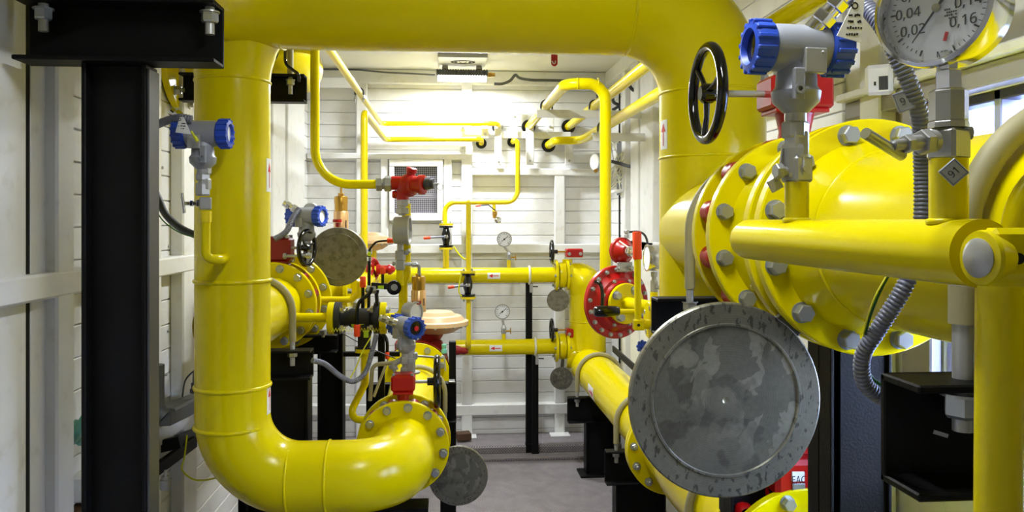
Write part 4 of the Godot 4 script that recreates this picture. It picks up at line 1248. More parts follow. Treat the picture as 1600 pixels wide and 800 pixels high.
func relief(label: String, top: Vector3, bot: Vector3, knob: Vector3, tube_to: Vector3, r: float) -> void:
	var t := thing("relief_valve", label, "relief valve", bot)
	var h := top.y - bot.y
	part(t, "lower_body", MB.new().lathe(Transform3D(Basis(), bot), [Vector2(0, 0), Vector2(r, 0), Vector2(r, h * 0.58), Vector2(r * 0.92, h * 0.6), Vector2(0, h * 0.6)], 28), "brass_pale")
	part(t, "upper_body", MB.new().lathe(Transform3D(Basis(), bot + Vector3(0, h * 0.6, 0)), [Vector2(r * 0.88, 0), Vector2(r * 0.88, h * 0.2), Vector2(r * 0.92, h * 0.2), Vector2(r * 0.92, h * 0.34), Vector2(r * 0.85, h * 0.37), Vector2(0, h * 0.37)], 28), "brass")
	part(t, "top_nut", hexes(MB.new(), bot + Vector3(0, h * 0.97, 0), Vector3.UP, [[r * 0.42, h * 0.08], [-r * 0.16, absf(tube_to.y - top.y) + 0.01]]), "brass")
	var m := MB.new().lathe(along(knob + Vector3(0, 0.006, 0), Vector3.UP), [Vector2(0, -0.004), Vector2(r * 0.6, -0.004), Vector2(r * 0.62, 0.0), Vector2(r * 0.6, 0.008), Vector2(0, 0.008)], 20)
	m.lathe(along(knob, Vector3.DOWN), [Vector2(r * 0.25, 0), Vector2(r * 0.25, 0.018), Vector2(0, 0.018)], 12)
	part(t, "red_knob", m, "red", "red knob")
	part(t, "print", MB.new().box(bot + Vector3(r * 0.75, h * 0.28, r * 0.66), Vector3(0.003, h * 0.2, 0.006), Basis(), 0.0), "ink")

func bypass() -> void:
	var d := 3.0
	var t := thing("bypass_pipe", "thin yellow bypass pipe leaving the riser's branch towards the black valve", "pipe", at(470, 496, d))
	part(t, "pipe_run", MB.new().tube([at(430, 496, d), at(516, 496, d)], 0.0168, 22), "yellow")
	var rf := 25 * mp(558, d)
	flange(t, at(513, 497, d), Vector3.RIGHT, 0.015, rf, 10 * mp(558, d), 0, 0.04, 0.014)
	# black valve body between two yellow flanges
	var b := thing("plug_valve", "black rubber jointed valve with orange handled levers between two yellow flanges", "valve", at(558, 497, d))
	var c0 := at(524, 497, d)
	var L: float = at(593, 497, d).x - c0.x
	part(b, "body", MB.new().lathe(along(c0, Vector3.RIGHT), [Vector2(0, 0), Vector2(rf, 0), Vector2(rf, L * 0.12), Vector2(rf * 0.5, L * 0.13), Vector2(rf * 0.48, L * 0.3), Vector2(rf * 0.6, L * 0.36), Vector2(rf * 0.6, L * 0.78), Vector2(rf * 0.5, L * 0.82), Vector2(rf * 0.5, L * 0.87), Vector2(rf, L * 0.88), Vector2(rf, L), Vector2(0, L)], 36), "rubber")
	for s in [[0.13, 1], [0.87, -1]]:
		for i in 4:
			var a := PI / 4 + PI / 2 * i
			var p := c0 + Vector3(L * s[0], sin(a) * rf * 0.75, cos(a) * rf * 0.75)
			share(b, "bolt", stud_mesh(0.018), "chrome", along(p, Vector3(s[1], 0, 0)))
	part(b, "lime_tape", MB.new().lathe(along(c0 + Vector3(L * 0.38, 0, 0), Vector3.RIGHT), [Vector2(rf * 0.61, 0), Vector2(rf * 0.62, 0.001), Vector2(rf * 0.62, 0.045), Vector2(rf * 0.61, 0.046)], 24, 0.2, 2.6), "lime")
	# tail piece below with its own flanges
	var tb := at(569, 505, d)
	part(b, "outlet", MB.new().lathe(along(tb, Vector3.DOWN), [Vector2(0.03, 0), Vector2(0.03, 0.03), Vector2(0.024, 0.05), Vector2(0.024, 0.085), Vector2(0.034, 0.087), Vector2(0.034, 0.1), Vector2(0, 0.1)], 24), "rubber")
	part(b, "lime_tag", MB.new().box(at(572, 522, 2.96), Vector3(0.018, 0.026, 0.004)), "lime")
	# levers
	var zl := 2.93
	var lv := thing("valve_lever", "black bar lever with a hexagon bolt in its round eye, over the black valve", "lever", at(600, 447, zl))
	beam(MB.new(), at(580, 446, zl), at(612, 448, zl), 0.02, 0.02)
	part(lv, "bar", beam(MB.new(), at(580, 446, zl), at(612, 448, zl), 0.012, 0.022), "black_gloss")
	part(lv, "eye", MB.new().lathe(along(at(616, 449, zl + 0.01), Vector3.BACK), [Vector2(0, 0), Vector2(0.026, 0), Vector2(0.027, 0.004), Vector2(0.026, 0.02), Vector2(0.02, 0.022), Vector2(0, 0.022)], 28), "black_gloss")
	share(lv, "bolt", bolt_mesh(0.019), "zinc", along(at(616, 449, zl - 0.012), Vector3.BACK))
	part(lv, "lime_tape", MB.new().box(at(595, 449, zl - 0.008), Vector3(0.022, 0.012, 0.003)), "lime")
	part(lv, "clamp", hexes(MB.new(), at(573, 452, zl), Vector3.RIGHT, [[0.014, 0.012], [-0.009, 0.006], [0.016, 0.016]]), "zinc")
	part(lv, "side_arm", beam(beam(MB.new(), at(571, 453, zl + 0.01), at(592, 456, zl + 0.02), 0.015, 0.015), at(588, 455, zl + 0.03), at(590, 482, zl + 0.05), 0.024, 0.012), "rubber")
	handle("black cranked lever with an orange grip hanging before the black valve", [at(581, 449, 2.9), at(577, 459, 2.9), at(563, 470, 2.9), at(558, 484, 2.9), at(558, 508, 2.9)], 0.007, at(558, 507, 2.9), at(558, 526, 2.9), 0.0115)
	handle("short black lever with an upright orange grip left of the bar lever", [at(567, 490, 3.05), at(567, 447, 3.05)], 0.007, at(567, 449, 3.05), at(567, 432, 3.05), 0.0115)
	handle("slim black lever with an upright orange grip above the bar lever", [at(598, 446, 3.06), at(598, 427, 3.06)], 0.006, at(598, 428, 3.06), at(598, 417, 3.06), 0.010)
	handle("bent black lever with a lying orange grip beside the olive blind", [at(577, 391, 3.06), at(581, 385, 3.06), at(589, 378, 3.06), at(606, 376, 3.06)], 0.004, at(605, 376, 3.06), at(618, 376, 3.06), 0.0095)
	handle("black lever with a small orange grip hanging low behind the bottom transmitter", [at(594, 518, 3.3), at(602, 526, 3.3), at(605, 536, 3.3), at(605, 552, 3.3)], 0.007, at(605, 550, 3.3), at(605, 561, 3.3), 0.0085)
	var cn := thing("impulse_column", "thin black impulse column with a lime tag and small steel valve", "column", at(577, 470, 3.08))
	part(cn, "rod", MB.new().tube([at(576, 505, 3.08), at(577, 395, 3.08)], 0.0065, 12), "black_gloss")
	part(cn, "cock", hexes(MB.new(), at(577, 408, 3.08), Vector3.UP, [[0.009, 0.015], [-0.006, 0.01], [0.011, 0.022]]), "chrome")
	part(cn, "lime_tag", MB.new().box(at(577, 397, 3.06), Vector3(0.011, 0.016, 0.006)), "lime")
	# jumper wire
	var zz := []
	for i in 36:
		zz.append(at(518 + i * 2.25, 515.5 + (2.6 if i % 2 == 0 else -2.6), 2.93))
	single("earthing_wire", MB.new().tube(zz, 0.0022, 6), "yellow_wire", "zigzag green and yellow earthing wire under the black valve's flanges", "wire", at(558, 515, 2.93))
	# outlet pipe rising to the gauge block
	var o := thing("outlet_pipe", "yellow pipe rising in a bend from the black valve towards the side gauge", "pipe", at(610, 497, d))
	flange(o, at(594, 497, d), Vector3.RIGHT, 0.015, rf, 10 * mp(598, d), 4, rf * 0.72, 0.016, 0.78)
	part(o, "pipe_run", MB.new().tube(route([at(600, 496, d), at(630, 496, d), at(630, 440, d), at(635, 428, d), at(635, 318, d)], 0.055, 10), [0.0168] if false else 0.0165, 22), "yellow")
	# stack: nipple, block, stem, side gauge
	var s := thing("side_gauge", "grey round gauge seen from its side on a steel valve block", "pressure gauge", at(626, 440, 2.95))
	part(s, "nipple", MB.new().tube([at(625, 446, 2.95), at(625, 420, 2.95)], 0.0135, 18), "yellow")
	part(s, "valve_block", MB.new().box(at(625.5, 414, 2.95), Vector3(0.034, 0.038, 0.034), Basis(), 0.004).facet(Transform3D(Basis(), at(625.5, 406, 2.95)), [Vector2(0, 0), Vector2(0.019, 0), Vector2(0.019, 0.032), Vector2(0.012, 0.036), Vector2(0.012, 0.06), Vector2(0, 0.06)]), "steel")
	part(s, "side_knob", hexes(MB.new(), at(620, 412, 2.95), Vector3.LEFT, [[-0.005, 0.008], [0.008, 0.008]]), "steel")
	part(s, "outlet", MB.new().tube(route([at(632, 413, 2.95), at(655, 413, 2.95), at(655, 430, 2.95)], 0.012), 0.006, 12), "zinc")
	part(s, "outlet_nut", hexes(MB.new(), at(636, 413, 2.95), Vector3.RIGHT, [[0.008, 0.012], [-0.006, 0.006], [0.009, 0.018]]), "zinc")
	part(s, "bleed_plug", hexes(MB.new(), at(634, 396, 2.95), Vector3(0.5, 0.4, 0.3), [[0.009, 0.022]]), "steel")
	part(s, "case", MB.new().lathe(along(at(616, 360, 2.95), Vector3(1, 0, 0.12)), [Vector2(0, 0), Vector2(0.046, 0), Vector2(0.05, 0.004), Vector2(0.05, 0.044), Vector2(0.054, 0.045), Vector2(0.054, 0.058), Vector2(0.046, 0.058), Vector2(0.045, 0.05), Vector2(0, 0.05)], 40), "steel")
	# red shut-off valve
	var v := thing("shutoff_valve", "small bright red shut off valve with a pull pin ending the feed pipe", "valve", at(637, 290, d))
	part(v, "union", hexes(MB.new(), at(588, 287, d), Vector3.RIGHT, [[0.028, 0.022], [-0.021, 0.008], [0.030, 0.026]]), "zinc")
	part(v, "union", hexes(MB.new(), at(630, 337, d), Vector3.UP, [[-0.018, 0.006], [0.027, 0.022], [-0.020, 0.008], [0.025, 0.022]]), "steel")
	var vb := MB.new()
	vb.lathe(along(at(611, 286, d), Vector3.RIGHT), [Vector2(0, 0), Vector2(0.024, 0), Vector2(0.026, 0.004), Vector2(0.026, 0.04), Vector2(0.032, 0.06), Vector2(0.03, 0.09), Vector2(0, 0.1)], 28)
	vb.lathe(along(at(629, 312, d), Vector3.UP), [Vector2(0, 0), Vector2(0.022, 0), Vector2(0.024, 0.01), Vector2(0.022, 0.05), Vector2(0, 0.05)], 24)
	vb.lathe(along(at(613, 304, d), Vector3.RIGHT), [Vector2(0, 0), Vector2(0.011, 0), Vector2(0.014, 0.004), Vector2(0.014, 0.05), Vector2(0, 0.05)], 16)
	vb.ball(at(638, 290, d), 0.044, 24)
	part(v, "body", vb, "red")
	var bn := MB.new()
	bn.lathe(along(at(643, 289, 2.98), Vector3(0.85, 0, 0.5)), [Vector2(0.036, 0), Vector2(0.036, 0.012), Vector2(0.032, 0.014), Vector2(0.030, 0.035), Vector2(0.036, 0.037), Vector2(0.036, 0.052), Vector2(0.03, 0.056), Vector2(0, 0.056)], 28)
	part(v, "bonnet", bn, "red")
	part(v, "top_boss", MB.new().lathe(along(at(640, 278, d), Vector3(0.25, 1, 0.1)), [Vector2(0.017, 0), Vector2(0.017, 0.02), Vector2(0.021, 0.022), Vector2(0.021, 0.036), Vector2(0.014, 0.04), Vector2(0, 0.04)], 20), "red")
	part(v, "end_cap", hexes(MB.new(), at(662, 287, 2.96), Vector3(1, 0, 0.2), [[-0.018, 0.006], [-0.023, 0.02], [-0.019, 0.012]]), "steel_dark")
	part(v, "pull_pin", MB.new().tube([at(676, 287, 2.95), at(686, 287, 2.95)], 0.003, 8).torus(along(at(687.5, 292, 2.95), Vector3(0.6, 0, 1)), 0.012, 0.0015, 20, 6), "steel")
	relief("brass relief valve with a red knob in front of the cream dome", at(654, 430, 2.98), at(654, 487, 2.98), at(651, 476, 2.95), at(655, 424, 2.98), 11.5 * mp(654, 2.98))
	# red valve at the end of the upper cross pipe
	var rv := thing("red_cock", "bright red valve with a star handwheel at the left end of the upper cross pipe", "valve", at(597, 421, 4.2))
	part(rv, "body", MB.new().lathe(along(at(588, 421, 4.2), Vector3.RIGHT), [Vector2(0, 0), Vector2(0.026, 0), Vector2(0.026, 0.02), Vector2(0.021, 0.025), Vector2(0.021, 0.06), Vector2(0.027, 0.062), Vector2(0.027, 0.075), Vector2(0.012, 0.095), Vector2(0, 0.1)], 20), "red")
	var sw := MB.new().torus(along(at(583, 421, 4.2), Vector3(1, 0, 0.5)), 0.05, 0.010, 24, 8)
	for i in 3:
		var a := TAU * i / 3
		sw.tube([at(583, 421, 4.2), at(583, 421, 4.2) + Vector3(-0.25 * sin(a) * 0.04, cos(a) * 0.045, sin(a) * 0.045)], 0.007, 8)
	for i in 6:
		var a := TAU * i / 6
		sw.ball(at(583, 421, 4.2) + Vector3(-0.2 * sin(a) * 0.05, cos(a) * 0.052, sin(a) * 0.05), 0.012, 10)
	part(rv, "handwheel", sw, "red")
	# down pipe
	var dn := thing("drain_pipe", "yellow drain pipe with a kink running down to the lower valve", "pipe", at(570, 600, 2.95))
	part(dn, "flange", MB.new().lathe(along(at(570, 550, 3.0), Vector3.UP), [Vector2(0, 0), Vector2(0.036, 0), Vector2(0.036, 0.014), Vector2(0, 0.014)], 24), "yellow")
	part(dn, "pipe_run", MB.new().tube(route([at(570, 548, 3.0), at(571, 598, 3.0), at(543, 654, 2.96), at(585, 658, 2.92)], 0.035, 8), 0.0135, 18), "yellow")
	# grey conduit with a yellow wire
	single("flex_conduit", flex(curve([at(488, 563, 2.7), at(508, 569, 2.74), at(532, 588, 2.8), at(552, 596, 2.82), at(570, 583, 2.84), at(580, 555, 2.86), at(588, 522, 2.88)], 60), 0.0095, 0.006), "conduit", "blue grey conduit sagging from the left black bracket up to the valve levers", "conduit", at(552, 596, 2.82))
	single("earthing_wire", MB.new().tube(curve([at(547, 591, 2.82), at(556, 575, 2.83), at(566, 550, 2.83), at(580, 526, 2.84)], 20), 0.0022, 6), "yellow_wire", "thin yellow wire strung beside the sagging blue grey conduit", "wire", at(566, 550, 2.83))
	single("impulse_tube", MB.new().tube(route([at(578, 626, 2.9), at(582, 570, 2.9), at(630, 565, 2.9)], 0.025, 8), 0.0075, 14), "sleeve", "beige impulse tube bending right into the bottom transmitter's stem", "tube", at(582, 600, 2.9))
	single("impulse_tube", MB.new().tube([at(584, 620, 2.95), at(603, 570, 3.0)], 0.0055, 12), "sleeve", "slanting beige impulse tube behind the bent one", "tube", at(594, 595, 2.97))
	single("lead", MB.new().tube(curve([at(534, 520, 3.1), at(548, 528, 3.1), at(566, 538, 3.1), at(590, 549, 3.1), at(618, 560, 3.1)], 16), 0.0022, 6), "conduit_dark", "thin dark lead crossing behind the drain pipe", "wire", at(566, 538, 3.1))

func handle(label: String, rod: Array, r: float, g0: Vector3, g1: Vector3, gr: float) -> void:
	var t := thing("valve_lever", label, "lever", rod[0])
	part(t, "rod", MB.new().tube(curve(rod, 16) if rod.size() > 2 else rod, r, 10), "black_gloss")
	part(t, "grip", MB.new().lathe(along(g0, g1 - g0), [Vector2(0, 0), Vector2(gr * 0.9, 0), Vector2(gr, gr * 0.2), Vector2(gr, (g1 - g0).length() - gr * 0.3), Vector2(gr * 0.8, (g1 - g0).length()), Vector2(0, (g1 - g0).length())], 16), "orange", "orange grip")

func regulators() -> void:
	var c2 := at(629, 703, 2.76)
	var y := at(459, 742, 2.5).y
	var bk := Vector3.BACK
	var t := thing("regulator_line", "yellow pipe going back from the lower valve to the cream domed regulator", "pipe", Vector3(c2.x, y, -3.4))
	flange(t, Vector3(c2.x, y, -2.895), bk, 0.1, 0.165, 0.024, 12, 0.142, 0.024, 0.0)
	part(t, "pipe_run", MB.new().tube([Vector3(c2.x, y, -2.88), Vector3(c2.x, y, -4.05)], 0.109, 48), "yellow")
	flange(t, Vector3(c2.x, y, -4.07), bk, 0.1, 0.165, 0.024, 8, 0.135, 0.026, 0.39)
	u_bolt("grey u bolt over the pipe leading to the cream domed regulator", Vector3(c2.x + 0.02, y, -3.62), bk, 0.122, 0.008, 0.15)
	var dome := at(681, 503, 4.25)
	var r := thing("regulator", "red bodied regulator under a wide cream diaphragm dome with a bolted rim", "regulator", Vector3(dome.x, y, dome.z))
	diaphragm(r, dome, 51 * mp(681, 4.25), 0.062)
	part(r, "cone", MB.new().lathe(Transform3D(Basis(), at(672, 548, 4.25)), [Vector2(0.06, 0), Vector2(0.05, 0.03), Vector2(0.05, 0.05), Vector2(0.085, 0.11), Vector2(0.085, 0.13)], 28), "red_dark")
	var rb := MB.new().ball(Vector3(dome.x - 0.06, y + 0.03, dome.z), 0.13, 28)
	rb.lathe(along(Vector3(c2.x, y, -4.05), Vector3(0, 0, -1)), [Vector2(0.17, 0), Vector2(0.17, 0.03), Vector2(0.12, 0.06), Vector2(0.1, 0.2)], 36)
	part(r, "body", rb, "red_dark")
	part(r, "side_block", MB.new().box(at(625, 548, 4.2), Vector3(0.05, 0.1, 0.08), Basis(), 0.008).box(at(623, 536, 4.2), Vector3(0.03, 0.03, 0.05), Basis(), 0.006), "red_dark")
	part(r, "side_block", MB.new().box(at(683, 546, 4.2), Vector3(0.06, 0.09, 0.08), Basis(), 0.008), "red_dark")
	# transmitter at the lower middle with its cap turned to the viewer
	var tr := transmitter("transmitter whose blue cap faces the viewer, low in the middle", at(634, 510, 2.86), Vector3(0.56, 0.0, 0.83), 0.92, 0.11, "screen_dark", Vector3(-0.6, 0.3, 0.7))
	piece(tr, "red_dial", MB.new().lathe(Transform3D(Basis(Vector3(0, 1, 0), Vector3(1, 0, 0), Vector3(0, 0, -1)), Vector3(0.072, 0, 0)), [Vector2(0.010, 0.0), Vector2(0, 0.001)], 6), "print_red")
	var g := at(648, 489, 2.93)
	var gd := thing("side_gauge", "grey round gauge with a pale face above the bottom transmitter", "pressure gauge", g)
	part(gd, "case", MB.new().lathe(along(at(636, 487, 2.95), Vector3(0.8, 0.0, 0.6)), [Vector2(0, 0), Vector2(0.034, 0), Vector2(0.036, 0.004), Vector2(0.036, 0.035), Vector2(0.04, 0.036), Vector2(0.04, 0.044), Vector2(0.034, 0.044), Vector2(0.033, 0.04)], 32), "steel")
	part(gd, "dial", MB.new().lathe(along(at(636, 487, 2.95) + Vector3(0.8, 0, 0.6) * 0.039, Vector3(0.8, 0.0, 0.6)), [Vector2(0.034, 0), Vector2(0, 0.001)], 24), "dial")
	var st := thing("sensor_stand", "greenish steel sensor fitting standing on the red gearbox under the bottom transmitter", "fitting", at(640, 580, 2.84))
	part(st, "tube", hexes(MB.new(), at(641, 583, 2.86), Vector3.UP, [[-0.035, 0.006], [-0.018, 0.03], [0.02, 0.02], [-0.016, 0.03], [0.02, 0.03], [-0.014, 0.02]]), "steel")
	part(st, "side_valve", MB.new().tube([at(645, 556, 2.86), at(692, 559, 2.92)], 0.004, 8).box(at(648, 556, 2.86), Vector3(0.02, 0.024, 0.024), Basis(), 0.003), "steel")
	part(st, "elbow", MB.new().tube(curve([at(618, 578, 2.88), at(616, 570, 2.88), at(626, 563, 2.88), at(636, 560, 2.88)], 12), 0.011, 12), "steel")
	var arm := MB.new().tube(curve([at(606, 512, 3.0), at(616, 514, 3.0), at(624, 520, 2.95), at(630, 528, 2.9)], 12), 0.010, 12)
	part(st, "bracket_arm", arm, "brass")
	# bits at the left end of the lower cross pipe
	var rc := thing("red_cock", "dark red valve nose at the left end of the lower cross pipe", "valve", at(716, 548, 5.3))
	part(rc, "body", MB.new().lathe(along(at(708, 547, 5.3), Vector3(1, -0.1, 0)), [Vector2(0, 0), Vector2(0.032, 0), Vector2(0.032, 0.03), Vector2(0.024, 0.05), Vector2(0.024, 0.075), Vector2(0.012, 0.1), Vector2(0, 0.1)], 18), "red_dark")
	var gc := thing("needle_valve", "small green needle valve with a thin handle next to the dark red regulator", "valve", at(694, 546, 3.9))
	part(gc, "body", hexes(MB.new(), at(694, 552, 3.9), Vector3.UP, [[0.014, 0.02], [-0.01, 0.012], [0.013, 0.012]]), "teal_film")
	part(gc, "handle", MB.new().tube(route([at(690, 556, 3.88), at(694, 556, 3.88), at(696, 580, 3.88)], 0.01, 5), 0.004, 8), "steel")

func right_regulator() -> void:
	var d := 3.5
	var c := at(964, 472, d)
	var n := Vector3(0.36, 0, 0.93).normalized()
	var R := 57 * mp(966, d)
	var t := thing("disc_regulator", "large bright red disc regulator facing the viewer before the right wall", "regulator", c)
	part(t, "disc", MB.new().lathe(along(c - n * 0.05, n), [Vector2(0, 0), Vector2(R * 0.6, 0), Vector2(R * 0.96, 0.03), Vector2(R, 0.034), Vector2(R, 0.054), Vector2(R * 0.97, 0.058), Vector2(R * 0.82, 0.058), Vector2(R * 0.78, 0.064), Vector2(R * 0.68, 0.085), Vector2(R * 0.60, 0.088), Vector2(R * 0.57, 0.105), Vector2(R * 0.4, 0.11), Vector2(0, 0.11)], 64, 0.0, TAU, 0.9), "red")
	var x := along(c, n)
	for i in 18:
		var a := TAU * (i + 0.3) / 18
		share(t, "bolt", bolt_mesh(0.015), "zinc", Transform3D(x.basis, x * Vector3(cos(a) * R * 0.90, 0.008, sin(a) * R * 0.90)))
	for i in 8:
		var a := TAU * (i + 0.5) / 8
		share(t, "screw", bolt_mesh(0.013), "steel", Transform3D(x.basis, x * Vector3(cos(a) * R * 0.63, 0.037, sin(a) * R * 0.63)))
	var hp := [at(930, 440, 3.42), at(937, 443, 3.40), at(941, 455, 3.39), at(941, 478, 3.38)]
	part(t, "carry_handle", MB.new().tube(curve(hp, 16), 0.008, 12), "black_gloss")
	var f := thing("flanged_stub", "yellow flange and stub pipe bolted to the middle of the red disc regulator", "pipe", c + n * 0.07)
	flange(f, c + n * 0.062, n, 0.0, R * 0.55, 0.018, 4, R * 0.42, 0.03, 0.6, false, "yellow")
	var e := at(1030, 486, 3.3)
	part(f, "pipe_run", MB.new().tube(route([c + n * 0.06, c + n * 0.17, Vector3(e.x + 0.05, c.y - 0.02, -d + 0.22)], 0.05, 10), 0.030, 24), "yellow")
	# small diaphragm head above
	var c2 := at(973, 392, d)
	var p := thing("pilot_head", "small round red pilot head above the red disc regulator", "regulator", c2)
	var r2 := 21 * mp(973, d)
	part(p, "case", MB.new().lathe(along(c2 - n * 0.03, n), [Vector2(0, 0), Vector2(r2 * 0.7, 0), Vector2(r2, 0.012), Vector2(r2, 0.03), Vector2(r2 * 0.86, 0.034), Vector2(r2 * 0.82, 0.044), Vector2(r2 * 0.66, 0.052), Vector2(r2 * 0.5, 0.075), Vector2(r2 * 0.3, 0.08), Vector2(0, 0.08)], 40), "red")
	part(p, "spring_cap", hexes(MB.new(), c2 + n * 0.05, n, [[-0.024, 0.012], [0.024, 0.014], [-0.017, 0.03]]), "chrome")
	part(p, "pin", MB.new().tube([at(968, 377, 3.42), at(982, 387, 3.38)], 0.004, 8), "sleeve_white")
	part(p, "mount_plate", MB.new().box(at(976, 417, d - 0.02), Vector3(0.078, 0.042, 0.01), Basis(Vector3.UP, 0.36), 0.002), "steel")
	for px in [967, 986]:
		share(p, "bolt", bolt_mesh(0.018), "zinc", along(at(px, 419, d - 0.03), n))
	part(p, "top_fitting", hexes(MB.new(), at(979, 372, d), Vector3.UP, [[0.012, 0.016], [-0.008, 0.006], [0.014, 0.014]]), "steel")
	single("impulse_tube", MB.new().tube(curve([at(981, 363, d), at(996, 362, d), at(1006, 366, d), at(1011, 376, d), at(1012, 392, d)], 20), 0.005, 10), "steel_dark", "dark bent tube arching from the red pilot head to the gauge", "tube", at(996, 362, d))
	# gauge seen almost edge on
	var gc := at(1010, 403, 3.15)
	var gn := Vector3(-1, 0, 0.03).normalized()
	var g := thing("pressure_gauge", "steel pressure gauge turned away to the left beside the orange lever", "pressure gauge", at(1021, 445, 3.15))
	var gR := 21 * mp(1010, 3.15)
	part(g, "case", MB.new().lathe(along(gc - gn * 0.052, gn), [Vector2(0, 0), Vector2(gR * 0.93, 0), Vector2(gR * 0.96, 0.004), Vector2(gR * 0.96, 0.04), Vector2(gR, 0.042), Vector2(gR, 0.052), Vector2(gR * 0.9, 0.052), Vector2(gR * 0.88, 0.046)], 36), "chrome")
	part(g, "dial", MB.new().lathe(along(gc - gn * 0.003, gn), [Vector2(gR * 0.9, 0), Vector2(0, 0.001)], 32), "dial")
	part(g, "stem", hexes(MB.new(), at(1022, 457, 3.17), Vector3.UP, [[0.017, 0.05], [-0.010, 0.014], [0.015, 0.02]]), "steel")
	part(g, "bleed_knob", hexes(MB.new(), at(1026, 449, 3.15), Vector3(0.5, 0, 0.8), [[-0.006, 0.016], [0.012, 0.014]]), "zinc")
	part(g, "nipple", MB.new().tube([at(1022, 482, 3.17), at(1022, 456, 3.17)], 0.0165, 16), "yellow")
	# ball valve with the orange grip
	var zb := 3.05
	var b := thing("ball_valve", "yellow ball valve whose orange gripped lever stands upright before the red disc", "valve", at(998, 510, zb))
	part(b, "lever", MB.new().tube([at(997, 512, zb), at(996, 402, zb)], 0.0135, 16), "yellow")
	var g0 := at(996, 405, zb)
	var g1 := at(995, 361, zb)
	part(b, "grip", MB.new().lathe(along(g0, g1 - g0), [Vector2(0, 0), Vector2(0.0165, 0), Vector2(0.0175, 0.004), Vector2(0.0175, 0.1), Vector2(0.015, 0.107), Vector2(0, 0.107)], 20), "orange", "orange grip")
	part(b, "eye_block", MB.new().box(at(998, 507, zb), Vector3(0.044, 0.044, 0.034), Basis(), 0.006), "yellow")
	part(b, "eye_hole", MB.new().lathe(along(at(998, 508, zb - 0.017), Vector3.BACK), [Vector2(0.006, 0), Vector2(0.006, 0.001), Vector2(0, 0.001)], 14), "gap")
	part(b, "side_bar", MB.new().tube([at(998, 487, zb + 0.02), at(965, 487, zb)], 0.0105, 14), "yellow")
	part(b, "side_grip", MB.new().lathe(along(at(967, 486, zb), Vector3(-1, 0, 0.1)), [Vector2(0, 0), Vector2(0.016, 0), Vector2(0.019, 0.01), Vector2(0.022, 0.05), Vector2(0.021, 0.09), Vector2(0.014, 0.1), Vector2(0, 0.102)], 20), "black_gloss", "black grip")
	part(b, "body", MB.new().tube([at(1003, 507, zb), at(1030, 507, zb)], 0.018, 18), "yellow")
	flange(b, at(1012, 500, zb + 0.02), Vector3.RIGHT, 0.0, 0.072, 0.018, 4, 0.055, 0.018, 0.5)
	flange(b, at(1024, 500, zb + 0.02), Vector3.LEFT, 0.0, 0.072, 0.018, 4, 0.055, 0.018, 0.5)
	part(b, "tail_pipe", MB.new().tube([at(1024, 500, zb + 0.02), at(1060, 500, zb + 0.02)], 0.03, 20), "yellow")
	var bw := thing("blue_knob", "small blue star knob behind the big round blind", "knob", at(1003, 541, 3.6))
	var m := MB.new().lathe(along(at(1003, 541, 3.6), Vector3(-0.5, 0, 1)), [Vector2(0, 0), Vector2(0.018, 0), Vector2(0.02, 0.014), Vector2(0, 0.018)], 20)
	for i in 8:
		var a := TAU * i / 8
		m.ball(at(1003, 541, 3.58) + Vector3(cos(a) * 0.019, sin(a) * 0.023, sin(a) * 0.006), 0.008, 8)
	part(bw, "star", m, "blue")
	single("flat_bar", beam(MB.new(), at(958, 545, 4.3), at(1003, 585, 3.4), 0.01, 0.035), "black", "sloping black flat bar behind the low pipe near the right wall", "bar", at(975, 565, 3.9))

